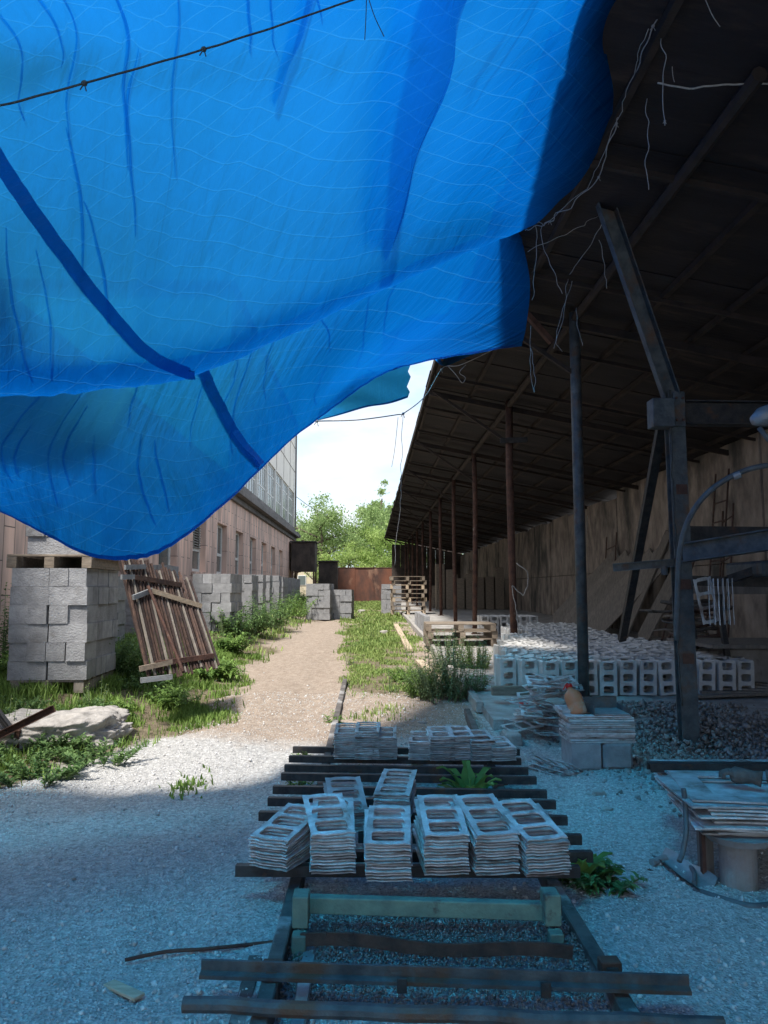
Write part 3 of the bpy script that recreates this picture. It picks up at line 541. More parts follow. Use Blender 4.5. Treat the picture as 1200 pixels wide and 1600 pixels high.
rope('hanging_string', [P(1030, 133, 4.5), P(1100, 135, 4.5), P(1210, 128, 4.5)], .006, 'thick pale rope stretched level in the dark under the roof', cat='rope', wob=.02)

# ------------------------------------------------------------------ shed: roof, posts, wall
def roofz(x): return 5.24 - .2 * x
Y0, Y1 = -6.0, 52.5
shed = empty('open_shed', (2.4, 8.7, .3), 'long open lean-to shed with a dark sheet roof on rusty posts', 'shed')
mb = MB(); k_ = 0; y = Y0
while y < Y1:
    y2 = min(y + .96, Y1); e = .985 + .06 * noise.noise(Vector((y, 0, 0))) + (.17 if y < 7 else .17 * max(0, (9.5 - y) / 2.5)); dz = .012 * (k_ % 2)  # near eave, out of view, set back to shift its shadow on the tarpaulin
    for x0, x1, dd in ((e, 3.2, .0), (3.15, 5.0, .018), (4.95, 6.75, .036)):
        a_ = [(x0, y - .04, roofz(x0) + dz + dd), (x1, y - .04, roofz(x1) + dz + dd), (x1, y2 + .04, roofz(x1) + dz + dd), (x0, y2 + .04, roofz(x0) + dz + dd)]
        nrm = Vector((.2, 0, 1)).normalized() * .008
        mb.add([Vector(q) for q in a_] + [Vector(q) + nrm for q in a_], [(0, 1, 2, 3), (7, 6, 5, 4), (0, 4, 5, 1), (1, 5, 6, 2), (2, 6, 7, 3), (3, 7, 4, 0)])
    y = y2; k_ += 1
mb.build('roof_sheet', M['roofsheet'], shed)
MB().beam((1.08, 10, roofz(1.08) - .035), (1.08, Y1, roofz(1.08) - .035), .05, .06).build('purlin', M['roofsteel'], shed)
for x, wd in ((1.75, .05), (3.1, .06), (3.8, .05), (4.5, .05), (5.2, .05), (5.9, .05)):
    MB().beam((x, Y0, roofz(x) - .035), (x, Y1, roofz(x) - .035), wd, .06).build('purlin', M['roofsteel'], shed)
y = Y0 + .9
while y < Y1: MB().beam((1.03 if y > 10 else 1.35, y, roofz(1.03 if y > 10 else 1.35) - .085), (6.3, y, roofz(6.3) - .085), .04, .045).build('rafter', M['roofsteel'], shed); y += 2.15
MB().beam((1.0, 10.2, roofz(1.0) - .01), (1.0, Y1, roofz(1.0) - .01), .02, .10).build('fascia', M['roofsteel'], shed)
MB().tube([(2.4, 4.4, 4.67), (2.4, 30, 4.67), (2.4, Y1, 4.67)], .05, 8).build('girder', M['roofsteel'], shed)
posts = [8.72, 12.97, 17.5, 21.8, 26.1, 30.4, 34.7, 39.0, 43.3, 47.6, 51.9]
for i, y in enumerate(posts):
    zb = sz(y) - .02
    bendx = .03 * math.sin(i * 2.3); mbp = MB().tube([(2.4 + bendx, y, zb), (2.4, y, 2.2), (2.4 - bendx * .6, y, 3.6), (2.4, y, 4.75)], .062 if i < 2 else .055, 12)
    p_ = mbp.build('post', M['steel_blue'] if i == 0 else M['rust'], shed, smooth=True)
    p_['label'] = ['dark grey front post with scuffed paint', 'reddish rusty post with a short channel clamped to it'][i] if i < 2 else 'slim rusty post further down the shed'
    MB().box((2.4, y, zb + .02), (.2, .2, .03)).build('base_plate', M['rust'], p_)
    MB().beam((1.08, y, roofz(1.08) - .1), (2.37, y, 4.02), .045, .045).build('brace', M['roofsteel'], shed)
    MB().beam((1.03, y + .08, roofz(1.03) - .13), (6.3, y + .08, roofz(6.3) - .13), .06, .09).build('rafter', M['roofsteel'], shed)
MB().chan((2.22, 12.86, 4.03), (2.68, 12.86, 4.05), .06, .09).build('clamp_channel', M['steel_dark'], shed)
MB().beam(P(812, 478, 8.5), P(862, 535, 8.6), .06, .06).build('pipe_stub', M['rust'], shed)
# dark end wall
mb = MB()
for i in range(8): mb.ab((1.5 + i * .6, 52.6 + .02 * (i % 2), .6), (2.09 + i * .6, 52.66 + .02 * (i % 2), 4.6))
mb.build('end_wall', M['black'], shed)
# retaining wall of concrete panels
rw = empty('concrete_wall', (6.25, 12, .3), 'tall stained concrete panel wall closing the back of the shed', 'wall'); y = -6.0; k_ = 0; mb = MB(); mc = MB()
while y < 53:
    top = roofz(6.2) + .02 if y < 19 else roofz(6.2) - .12 - .08 * (k_ % 3 == 0); x = 6.2 + .015 * ((k_ * 7) % 3)
    MB().ab((x, y, -.3), (x + .3, y + 1.185, 1.95)).build('panel', M['wallc'], rw, bevel=.006); MB().ab((x + .012, y, 1.965), (x + .3, y + 1.185, top)).build('panel', M['wallc'], rw, bevel=.006); y += 1.2; k_ += 1

# big steel stanchion with channel to the roof, plate, beam, strut
st = empty('steel_stanchion', (2.78, 6.85, .06), 'tall blue-grey steel stanchion with a gusset plate at its head', 'post')
MB().ibeam((2.80, 6.85, .05), (2.78, 6.85, 3.30), .15, .11, .012, up=(0, 1, 0)).build('column', M['steel_blue'], st)
MB().box((2.8, 6.85, .06), (.34, .3, .03)).build('base_plate', M['steel_dark'], st)
MB().box((2.80, 6.78, 3.13), (.11, .02, .32)).box((2.64, 6.80, 3.09), (.2, .16, .26)).build('gusset_plate', M['steel_blue'], st, bevel=.006)
MB().chan(Vector((2.74, 6.8, 3.25)), P(930, 272, 6.3), .15, .08, .01, up=(0, 1, 0)).build('slanting_channel', M['steel_blue'], st)
MB().ibeam((2.87, 6.85, 3.11), (6.2, 6.95, 3.11), .13, .22, .012).build('cross_beam', M['steel_dark'], st)
MB().beam((2.72, 6.95, 3.1), P(972, 1000, 9.6), .09, .05, up=(0, 1, 0)).build('strut', M['steel_dark'], st)

for dx, dz in ((-.03, .1), (.03, .1), (-.03, -.1), (.03, -.1)): MB().tube([(2.80 + dx, 6.77, 3.13 + dz), (2.80 + dx, 6.755, 3.13 + dz)], .012, 6).build('bolt', M['rust'], st)
for z in (.9, 1.55, 2.4): MB().box((2.80, 6.795, z), (.10, .012, .09)).build('weld_plate', M['rust'], st)
rope('electric_cable', [(2.72, 6.78, 3.3), (2.705, 6.77, 2.6), (2.72, 6.77, 1.9), (2.70, 6.77, 1.2), (2.72, 6.77, .5)], .008, 'thin black cable running down the steel stanchion', 'rope_dark', 'cable', wob=.02)
# ------------------------------------------------------------------ factory building on the left
def tuff():
    m = bpy.data.materials.new('pink tuff cladding'); m.use_nodes = True; n = m.node_tree; k = n.nodes; l = n.links.new; b = k['Principled BSDF']
    g = k.new('ShaderNodeNewGeometry'); sx = k.new('ShaderNodeSeparateXYZ'); l(g.outputs['Position'], sx.inputs[0]); cx = k.new('ShaderNodeCombineXYZ'); l(sx.outputs[2], cx.inputs[0]); l(sx.outputs[1], cx.inputs[1]); 
    bt = k.new('ShaderNodeTexBrick'); l(cx.outputs[0], bt.inputs[0]); bt.inputs['Scale'].default_value = 1.0; bt.inputs['Brick Width'].default_value = .95; bt.inputs['Row Height'].default_value = .33; bt.inputs['Mortar Size'].default_value = .008; bt.inputs['Bias'].default_value = 0
    bt.inputs['Color1'].default_value = (.80, .57, .47, 1); bt.inputs['Color2'].default_value = (.62, .47, .41, 1); bt.inputs['Mortar'].default_value = (.17, .13, .12, 1)
    x = k.new('ShaderNodeTexNoise'); x.inputs['Scale'].default_value = 1.4; x.inputs['Detail'].default_value = 9; mpn = k.new('ShaderNodeMapping'); mpn.inputs['Scale'].default_value = (1, 2, .4); l(g.outputs['Position'], mpn.inputs[0]); l(mpn.outputs[0], x.inputs['Vector'])
    r = k.new('ShaderNodeValToRGB'); r.color_ramp.elements[0].position = .38; r.color_ramp.elements[1].position = .62; r.color_ramp.elements[0].color = (.68, .66, .66, 1); r.color_ramp.elements[1].color = (1.22, 1.15, 1.1, 1); l(x.outputs[0], r.inputs[0])
    q = k.new('ShaderNodeMixRGB'); q.blend_type = 'MULTIPLY'; q.inputs[0].default_value = 1; l(bt.outputs[0], q.inputs[1]); l(r.outputs[0], q.inputs[2]); l(q.outputs[0], b.inputs['Base Color']); b.inputs['Roughness'].default_value = .9
    bp = k.new('ShaderNodeBump'); bp.inputs['Strength'].default_value = .5; bp.inputs['Distance'].default_value = .015; bp.invert = True; l(bt.outputs['Fac'], bp.inputs['Height']); l(bp.outputs[0], b.inputs['Normal']); return m
M['tuff'] = tuff()
fb = empty('factory_building', (-8, 20, .5), 'long factory with pink stone ground floor and glazed upper storey', 'building')
WX = -5.0; YE = 50.8; wy = [22.6 + 3.45 * i for i in range(-6, 7)]; wy = [q for q in wy if q - 1 > 1]
mb = MB(); mb.ab((WX - .5, -4, .0), (WX, YE, 2.02)); mb.ab((WX - .5, -4, 3.72), (WX, YE, 4.72)); prev = -4
for q in wy: mb.ab((WX - .5, prev, 2.02), (WX, q - .85, 3.72)); prev = q + .85
mb.ab((WX - .5, prev, 2.02), (WX, YE, 3.72)); mb.ab((-14, YE - .3, 0), (WX - .5, YE - .004, 4.72)); mb.build('wall', M['tuff'], fb)
mb = MB(); mb.ab((-14, -4, 4.72), (WX + .12, YE + .12, 4.92)); mb.ab((-14, -4, 4.923), (WX + .38, YE + .38, 5.12)); mb.ab((-14, -4, 5.123), (WX + .22, YE + .22, 5.3)); mb.ab((-14, -4, 5.303), (WX + .05, YE + .05, 5.58)); mb.build('cornice', M['cornice'], fb, bevel=.012)
for i, q in enumerate(wy):
    f = MB(); x = WX - .2
    for (y0, y1, z0, z1) in ((q - .85, q - .74, 2.02, 3.72), (q + .74, q + .85, 2.02, 3.72), (q - .74, q + .74, 2.02, 2.12), (q - .74, q + .74, 3.62, 3.72), (q - .74, q + .74, 2.64, 2.74), (q - .05, q + .05, 2.74, 3.62)): f.ab((x - .035, y0, z0), (x + .035, y1, z1))
    fo = f.build('window', M['white'], fb); g_ = MB().ab((x - .006, q - .79, 2.08), (x + .006, q + .79, 3.66)).build('pane', M['glass'], fo)
    if i in (5, 6) and abs(q - 22.6) < 2: pass
    if abs(q - 22.6) < .1:
        lv = MB()
        for z in np.arange(2.76, 3.64, .075): lv.box((x + .05, q, z), (.07, 1.5, .012), Matrix.Rotation(R(35), 3, 'Y'))
        lv.build('louvre', M['frame_grey'], fo); fo['label'] = 'louvred window with grey slats'
    MB().ab((WX - .2, q - .93, 1.95), (WX + .07, q + .93, 2.022)).build('sill', M['tuff'], fo)
ZG = 5.58; YU = 27.0
mb = MB(); mb.ab((-14, YU, 7.86), (WX - .02, YE, 12.4)); mb.ab((-14, YU, ZG), (-9, YE, 7.86)); mb.ab((-14, YU, ZG), (WX - .02, YU + .3, 7.86)); mb.ab((-14, YE - .3, ZG), (WX - .02, YE, 7.86)); mb.ab((-14, YU, ZG), (WX - .5, YE, ZG + .05)); mb.build('upper_wall', M['render'], fb)
mb = MB()
for z in (9.3, 10.9): mb.ab((WX - .02, YU, z), (WX + .0, YE, z + .03))
for y in np.arange(YU + 3.45, YE, 3.45): mb.ab((WX - .02, y, 7.9), (WX - .002, y + .03, 12.3))
mb.build('panel_joint', M['cornice'], fb)
y = YU + .3
while y + 3.2 < YE:
    mb = MB(); x = WX - .12; y1 = y + 3.2
    mb.ab((x - .06, y, ZG), (x + .1, y + .22, 7.86))
    for q in range(5): mb.ab((x - .03, y + .22 + q * .72, ZG), (x + .03, y + .29 + q * .72, 7.86))
    for z in (ZG, 6.3, 7.3, 7.8): mb.ab((x - .025, y + .2, z), (x + .025, y1 + .05, z + .06))
    wo = mb.build('glazing_bay', M['white'], fb); MB().ab((x - .01, y + .2, ZG + .02), (x + .01, y1 + .1, 7.84)).build('pane', M['glass'], wo); y += 3.3
mb = MB().tube([(WX + .45, YE - .4, 5.0), (WX + .2, YE - .2, 5.3)], .05); mb.tube([(WX + .1, YE - .5, 5.6), (WX + .1, YE - .5, 12.3)], .06); mb.build('drainpipe', M['cornice'], fb)
mb = MB().ab((-14.2, YU - .2, 12.4), (WX + .15, YE + .15, 12.6)); mb.ab((-14, -4, 5.58), (WX - .1, YU, 5.66)); mb.build('roof', M['cornice'], fb)

# cabins, gate wall, far building
def cabin(name, x0, x1, y0, y1, z0, z1, label, legs=True):
    r = empty(name, ((x0 + x1) / 2, y0, tzf(x0, y0)), label, 'cabin'); mb = MB(); n = int((x1 - x0) / .24); s_ = (x1 - x0) / n
    for i in range(n): mb.ab((x0 + i * s_, y0 + .012 * (i % 2), z0), (x0 + (i + 1) * s_ - .012, y0 + .05, z1))
    mb.ab((x0, y0 + .06, z0), (x1, y1, z1)); mb.build('body', M['black'], r)
    MB().ab((x0 - .08, y0 - .12, z1), (x1 + .08, y1 + .1, z1 + .06)).build('roof', M['steel_dark'], r)
    if legs:
        for x in (x0 + .06, x1 - .06):
            for y in (y0 + .06, y1 - .06): MB().ab((x - .05, y - .05, .4), (x + .05, y + .05, z0)).build('leg', M['rust'], r)
        MB().beam((x0 + .1, y0 + .02, z0 - .1), (x0 + .6, y0 + .02, z0 - .04), .05, .05).beam((x1 - .1, y0 + .02, z0 - .5), (x1 - .6, y0 + .02, z0 - .04), .05, .05).build('brace', M['rust'], r)
    return r
cabin('guard_cabin', -4.85, -3.4, 47.5, 49.5, 2.65, 4.45, 'black sheet cabin raised on legs at the end of the factory')
cabin('metal_cabin', -3.35, -2.15, 50.4, 52, .5, 3.35, 'low dark cabin between the raised cabin and rusty gate', legs=False)
gw = empty('rusty_fence', (0, 53, .7), 'high fence of rusty steel sheets closing the yard', 'fence'); x = -2.3; k_ = 0
while x < 3.4:
    MB().ab((x, 53 + .03 * (k_ % 2), .5), (x + 1.28, 53.02 + .03 * (k_ % 2), 3.0)).build('sheet', M['rust_door'], gw)
    MB().ab((x - .05, 53.06, .5), (x + .03, 53.14, 3.06)).build('post', M['rust'], gw); x += 1.3; k_ += 1
MB().ab((-2.3, 52.98, 3.0), (3.5, 53.08, 3.05)).build('rail', M['rust'], gw)
ab_ = empty('apartment_building', (-9, 105, 1), 'pale yellowish apartment block far behind the trees', 'building')
MB().ab((-18, 100, 0), (-7.0, 112, 9.6)).build('wall', mat('yellow render', (.55, .47, .33), (.45, .39, .29), 1, .9, world=True), ab_)
MB().ab((-18.3, 99.8, 9.6), (-6.8, 112, 9.9)).build('roof', M['cornice'], ab_)
for z in (2.8, 5.4, 8.0):
    for x in (-16, -13.6, -11.2, -8.8): wo = MB().ab((x - .55, 99.92, z - .7), (x + .55, 99.99, z + .6)).build('window', M['white'], ab_); MB().ab((x - .47, 99.88, z - .62), (x + .47, 99.93, z + .52)).build('pane', M['glass'], wo)

# ------------------------------------------------------------------ trees
def tree(x, y, h, rx, label, m_, nleaf, seed, leaf=.16, trunk_h=.35, nl=9, name='leafy_tree', grp='trees beyond the fence', squash=1.0):
    rs = np.random.default_rng(seed); r = random.Random(seed); zb = tzf(x, y) - .1; root = empty(name, (x, y, zb), label, 'tree', grp)
    tb = MB(); top = h * .8; tp = [Vector((x + .25 * math.sin(i * 1.3 + seed), y + .2 * math.cos(i * 1.7 + seed), zb + top * i / 6)) for i in range(7)]; tb.tube(tp, [h * .028 * (1 - i / 7.5) for i in range(7)], 8)
    tb.build('trunk', M['bark'], root, smooth=True); lb = MB(); C = []
    for i in range(nl):
        a_ = i * 2.4 + r.random(); f = trunk_h + (1 - trunk_h) * (i + .5) / nl; st_ = tp[0].lerp(tp[-1], min(f * .85, .97)); ln = rx * (1.05 - .55 * abs(f - .55)) * r.uniform(.75, 1.1)
        en = st_ + Vector((math.cos(a_) * ln, math.sin(a_) * ln * squash, h * .17 * r.uniform(.5, 1.3))); md = (st_ + en) / 2 + Vector((0, 0, .15)); lb.tube([st_, md, en], [h * .011, h * .007, h * .003], 6)
        for t in (.45, .7, .9, 1.05):
            c = st_.lerp(en, t) + Vector((r.uniform(-1, 1), r.uniform(-1, 1), r.uniform(-.6, .9))) * rx * .16; C.append((c, rx * r.uniform(.24, .42)))
            e2 = c + Vector((r.uniform(-1, 1), r.uniform(-1, 1), r.uniform(0, 1))) * rx * .2; lb.tube([st_.lerp(en, t * .8), e2], [h * .005, h * .0015], 5)
    C.append((tp[-1] + Vector((0, 0, h * .06)), rx * .28)); C.append((tp[-1] + Vector((rx * .15, 0, h * .13)), rx * .18))
    lb.build('limb', M['bark'], root, smooth=True); pos = []
    wts = np.array([c[1] ** 2 for c in C]); cnt = (nleaf * wts / wts.sum()).astype(int)
    for (c, rad), k in zip(C, cnt):
        d = rs.normal(size=(k, 3)); d /= np.linalg.norm(d, axis=1)[:, None]; q = rs.random(k) ** .45 * rad * (1 + .35 * np.sin(d[:, 0] * 5 + d[:, 2] * 4)); pos.append(np.array(c) + d * q[:, None] * [1, 1, .75])
    pos = np.concatenate(pos); V, F = scatter(pos, leaf * 1.35 * rs.uniform(.6, 1.3, len(pos)), *LEAF); npmesh('crown', V, F, m_, root, off=(x, y, zb)); return root
tree(-4.0, 61, 8.6, 3.6, 'tall loose green tree behind the black cabin', M['leaf_tree'], 13000, 3, .17)
tree(-.4, 64, 8.0, 3.4, 'broad green tree in the middle behind the rusty fence', M['leaf_tree'], 13000, 8, .17)
tree(1.9, 59, 7.0, 2.6, 'bright yellow-green tree next to the shed roof edge', M['leaf_tree2'], 10000, 5, .15)
tree(-1.7, 57, 4.6, 2.3, 'low bright bush-like tree just above the rusty fence', M['leaf_tree2'], 8000, 14, .13, .15)
tree(.9, 56.3, 4.3, 1.6, 'small sunlit shrub-like tree at the shed end of the fence', M['leaf_tree2'], 5000, 21, .12, .15)
tree(1.1, 84, 13.6, 2.1, 'far thin tree rising above the other crowns', M['leaf_tree'], 7000, 31, .22, .6, 7)
tree(-6.8, 72, 8.3, 3.0, 'tree half hidden behind the factory corner', M['leaf_tree'], 7000, 41, .17)
tree(4.5, 66, 8.0, 3.2, 'tree hidden mostly behind the shed end', M['leaf_tree'], 6000, 43, .17)
rope('overhead_wire', [P(461, 775, 50.5), P(500, 800, 60), P(560, 822, 80)], .02, 'thin overhead wire leaving the factory corner', 'rope_dark', 'wire')

# ------------------------------------------------------------------ cinder blocks
BW, BH, BD = .19, .39, .19                           # standing on end: width x, height (z), depth y
def block_mesh(name, m_, notch=True):                # holes run through the depth
    o_ = [(-.095, 0), (.095, 0), (.095, .378), (.08, .392), (.055, .378), (0, .374), (-.055, .378), (-.08, .392), (-.095, .378)] if notch else [(-.095, 0), (.095, 0), (.095, .39), (-.095, .39)]
    me = holed(name, o_, [rrect(0, .39 * (i + .5) / 3, .115, .082, .022) for i in range(3)], .19, m_)
    me.transform(Matrix(((1, 0, 0, 0), (0, 0, 1, -.095), (0, 1, 0, 0), (0, 0, 0, 1)))); me.flip_normals()
    bm = bmesh.new(); bm.from_mesh(me); bmesh.ops.recalc_face_normals(bm, faces=bm.faces); bm.to_mesh(me); bm.free(); return me
me_up = block_mesh('cinder_block', M['block_pale'])
rows_ = 16; spots = []
for rr in range(24):
    y = 8.92 + rr * .262
    for c in range(13):
        x = 1.60 + c * .224 + .03 * math.sin(rr * 1.7)
        yy_ = y + .02 * math.sin(c * 2.1) + (.55 * max(0, (2.0 - x)) if rr < 40 else 0)
        if x < 1.5 + .05 * rr: continue
        if x > 3.95 and rr > 9 + (4.3 - x) * 14: continue
        if abs(x - 2.4) < .17 and abs(yy_ - 8.72) < .2 or abs(x - 2.4) < .17 and abs(yy_ - 12.97) < .2: continue
        spots.append((rr, c, x + random.uniform(-.008, .008), yy_ + random.uniform(-.012, .012)))
NIND = 11
side_names = {0: 'leftmost'}
extraV, extraF = [], []
lean = {6: 2, 7: 2.5, 8: -5, 9: -9, 10: 3, 11: 2, 12: 2}
byrow = {}
for s_ in spots: byrow.setdefault(s_[0], []).append(s_)
for rr, lst in byrow.items():
    lst.sort(key=lambda q: q[2])
    for k_, (r_, c, x, y) in enumerate(lst):
        rz = R(random.uniform(-5, 5)) + R(8 if c < 3 else 0); ry = R(lean.get(c, 0) * (.75 if rr == 0 else .3) + random.uniform(-.8, .8)); z = sz(y) + .002 + abs(math.sin(ry)) * .095 + (random.uniform(.003, .016) if rr else 0)
        if rr < NIND:
            lab = ('pale block on end on the shed floor, %s row, %s from the left' % ('front' if rr == 0 else ORD[rr], ORD[k_]))
            inst('cinder_block', me_up, (x, y, z), (R(random.uniform(-2, 2)) if rr else 0, ry, rz), lab, 'cinder block', 'cinder blocks standing on end on the shed floor')
        else:
            mm = Matrix.Translation((x, y, z)) @ Euler((0, ry, rz)).to_matrix().to_4x4(); n0 = len(extraV); extraV += [mm @ v.co for v in me_up.vertices]; extraF += [tuple(i + n0 for i in p.vertices) for p in me_up.polygons]
for c in range(6):                                   # a second bed further back
    for rr in range(4):
        mm = Matrix.Translation((2.6 + c * .22, 17.6 + rr * .25, sz(17.6) + .01)) @ Euler((0, 0, .05 * c)).to_matrix().to_4x4(); n0 = len(extraV); extraV += [mm @ v.co for v in me_up.vertices]; extraF += [tuple(i + n0 for i in p.vertices) for p in me_up.polygons]
mb = MB(); mb.v = extraV; mb.f = extraF; tag(mb.build('cinder_blocks', M['block_pale']), 'pale blocks on end filling the rear of the shed floor', 'cinder blocks', kind='stuff')

def laid(name, m_): return holed(name, [(-.193, -.094), (.193, -.094), (.193, .094), (-.193, .094)], [rrect((i - 1) * .122, 0, .085, .115, .02) for i in range(3)], .187, m_)
me_laid = laid('cinder_block', M['block'])
def solidcap(me):                                    # closed on top: block laid bottom up
    bm = bmesh.new(); bm.from_mesh(me); r = bmesh.ops.create_cube(bm, size=1, matrix=Matrix.Translation((0, 0, .187)) @ Matrix.Diagonal((.384, .186, .004, 1))); bmesh.ops.bevel(bm, geom=[], offset=0); bm.to_mesh(me); bm.free(); return me
solidcap(me_laid)
def pallet(x, y, z, rz, label, w_=1.2, d_=.8, m_='wood_pale', grp=None, h_=.13):
    r = empty('pallet', (0, 0, 0), label, 'pallet', grp)
    for i in range(7): MB().ab((-w_ / 2 + .002, -d_ / 2 + i * (d_ - .095) / 6, h_ - .022), (w_ / 2, -d_ / 2 + .095 + i * (d_ - .095) / 6, h_)).build('deck_board', M[m_], r, bevel=.002)
    for xx in (-w_ / 2 + .05, 0, w_ / 2 - .05):
        MB().ab((xx - .05, -d_ / 2 + .003, .02), (xx + .05, d_ / 2 - .003, h_ - .023)).build('stringer', M[m_], r, bevel=.002)
        MB().ab((xx - .048, -d_ / 2 + .001, 0), (xx + .048, d_ / 2, .019)).build('bottom_board', M[m_], r)
    r.location = (x, y, z); r.rotation_euler = (0, 0, rz); return r
def stack(cx, cy, z0, rz, courses, desc, ind=True, dims=(2, 6), name='cinder_block', grp=None):
    rot = Matrix.Rotation(rz, 4, 'Z'); out = []
    a_, b_ = dims; W_ = a_ * .392; D_ = b_ * .192
    for k in range(courses):
        if k % 2 == courses % 2: cells = [(-W_ / 2 + .196 + i * .392, -D_ / 2 + .096 + j * .192, 0, j == 0 or i == a_ - 1 or i == 0 or j == b_ - 1, i, j, b_ - 1) for i in range(a_) for j in range(b_)]
        else: cells = [(-W_ / 2 + .096 + i * .192, -D_ / 2 + .196 + j * .392, math.pi / 2, j == 0 or i in (0, 2 * a_ - 1) or j == b_ // 2 - 1, i, j, b_ // 2 - 1) for i in range(2 * a_) for j in range(b_ // 2)]
        for x, y, r_, vis, i, j, jm in cells:
            if not vis and k < courses - 1: continue
            p = rot @ Vector((x + random.uniform(-.009, .009), y + random.uniform(-.02, .02), 0)); out.append((Vector((cx, cy, z0 + k * .191)) + p, rz + r_ + R(random.uniform(-1.2, 1.2)), k, i, j))
    if ind:
        for p, r_, k, i, j in out:
            inst(name, me_laid, p, (0, 0, r_), 'grey block of %s, %s course up, %s across, %s deep' % (desc, ORD[k], ORD[i], ORD[j]), 'cinder block', grp)
    return out
LS = (-3.34, 8.62); zs = tzf(*LS) + .10
pallet(LS[0], LS[1], tzf(*LS) - .02, R(3), 'half buried grey pallet under the nearest block stack on the left', .74, 1.1, 'wood_grey')
stack(LS[0], LS[1], zs + .012, R(3), 6, 'the big stack on the left', True, grp='blocks of the big stack on the left')
pallet(LS[0] - .02, LS[1], zs + .012 + 6 * .191 + .002, R(3), 'pallet lying on top of the big left block stack', .86, 1.15, 'wood', h_=.14)
stack(LS[0] + .09, LS[1] + .12, zs + .012 + 6 * .191 + .146, R(2), 2, 'the upper left load', True, grp='blocks of the upper load on the left stack')
SS = (-3.15, 16.1); z2 = tzf(*SS) + .02
stack(SS[0], SS[1], z2, R(-2), 6, 'the second stack', True, grp='blocks of the second stack on the left')
mb = MB()
def addlaid(lst):
    for p, r_, k, i, j in lst:
        mm = Matrix.Translation(p) @ Matrix.Rotation(r_, 4, 'Z'); n0 = len(mb.v); mb.v += [mm @ v.co for v in me_laid.vertices]; mb.f += [tuple(q + n0 for q in f.vertices) for f in me_laid.polygons]
for x, y, c in ((-3.25, 19.4, 6), (-3.3, 21.4, 6), (-3.45, 24.0, 6), (-3.45, 26.5, 6), (-3.6, 29.5, 6), (-3.6, 32.5, 6), (-3.7, 36, 6), (-1.62, 25.3, 6), (-.95, 25.9, 5), (.85, 30.5, 6), (-4.3, 15.4, 7), (-4.4, 12.2, 6)): addlaid(stack(x, y, tzf(x, y) + .01, R(random.uniform(-4, 4)), c, '', False))
tag(mb.build('cinder_blocks', M['block']), 'further grey block stacks along the factory and in the grass', 'cinder blocks', kind='stuff')

# ------------------------------------------------------------------ pallets and clutter along the shed
for i in range(3): pallet(1.72 + .03 * math.sin(i * 3), 14.95 + .04 * math.cos(i * 2), sz(14.9) + i * .138, R(1.5 * math.sin(i * 2)), '%s pallet from the bottom of the low pallet pile beside the pale blocks' % ORD[i], 1.3, 1.0, 'wood', 'pallets of the low pile', .135)
for i in range(9): pallet(1.35 + .04 * math.sin(i * 3), 27.4 + .04 * math.cos(i * 2), sz(27.4) + i * .148, R(3 * math.sin(i * 2.7)), '%s pallet from the bottom of the tall pallet pile at the shed edge' % ORD[i], 1.2, .9, 'wood' if i % 3 else 'wood_pale', 'pallets of the tall pile', .145)
mb = MB()
for i in range(7): mb = MB().box((1.26 + .015 * (i % 2), 17.2 + i * .55, sz(18.5) + .2), (.12, .3, .4)); single(mb, 'grey_slab', M['block'], 'upright grey concrete slab on the shed edge, %s from the near end' % ORD[i], 'concrete slab', 'upright slabs on the shed edge', bevel=.006)
for i in range(14):
    x = 3.0 + .42 * (i % 7); y = 33 + 2.4 * (i // 7); h_ = random.uniform(1.0, 2.0)
    single(MB().ab((x - .18, y - .3, sz(y)), (x + .18, y + .3, sz(y) + h_)), 'crate_stack', M['wood'], 'dim wooden crate stack deep in the shed, %s from the left in the %s row' % (ORD[i % 7], ['near', 'far'][i // 7]), 'crate stack', 'crate stacks deep in the shed', bevel=.01)

# leaning boards, ladders and frames against the concrete wall
def lean_board(y, foot, h_, wd, label, tip=0.0, t=.03, name='leaning_board'):
    z0 = sz(y); a_ = Vector((6.2 - foot, y, z0 + .01)); b_ = Vector((6.17, y + tip, z0 + h_)); mb = MB(); mb.beam(a_, b_, wd, t, up=(1, 0, .001)); return single(mb, name, M['wood_grey'], label, 'board', 'boards leaning on the concrete wall', bevel=.003)
for i, (y, ft, h_, wd, tp) in enumerate([(20.9, 1.2, 1.75, .6, -2.0), (20.0, 1.1, 1.7, .6, -1.8), (19.2, 1.2, 1.8, .55, -1.9), (18.3, 1.1, 1.7, .55, -1.7), (17.5, 1.2, 1.85, .6, -1.9), (16.4, .8, 2.2, .3, -.7), (15.6, .7, 1.6, .5, -.6)]):
    lean_board(y, ft, h_, wd, 'weathered board leaning against the wall, %s of the row from the right' % ORD[6 - i], tp)
def ladder(a_, b_, wd, n, label, m_='wood_grey', r_=.022):
    a_, b_ = Vector(a_), Vector(b_); root = empty('ladder', a_, label, 'ladder'); sd = (b_ - a_).cross(Vector((1, 0, 0))).normalized() * wd / 2
    for s_ in (-1, 1): MB().tube([a_ + sd * s_, b_ + sd * s_], r_, 6).build('side_rail', M[m_], root)
    for i in range(n): p = a_.lerp(b_, (i + .7) / (n + .3)); MB().tube([p - sd, p + sd], r_ * .8, 6).build('rung', M[m_], root)
    return root
ladder((5.75, 13.0, sz(13)), (6.12, 13.1, 3.55), .5, 9, 'tall rusty ladder standing against the wall behind the curved pipe', 'rust_bar', .016)
ladder((5.6, 12.3, sz(12)), (6.1, 12.9, 2.9), .4, 7, 'shorter ladder leaning left of the stanchion', 'rust_bar', .016)
ladder((5.3, 14.0, sz(14)), (6.1, 14.3, 2.3), .38, 6, 'dark iron frame ladder among the leaning boards', 'rust_bar', .016)
ladder((5.9, 19.2, sz(19)), (6.15, 19.4, 2.9), .8, 4, 'rusty open frame standing against the wall behind the second post', 'rust_bar', .016)
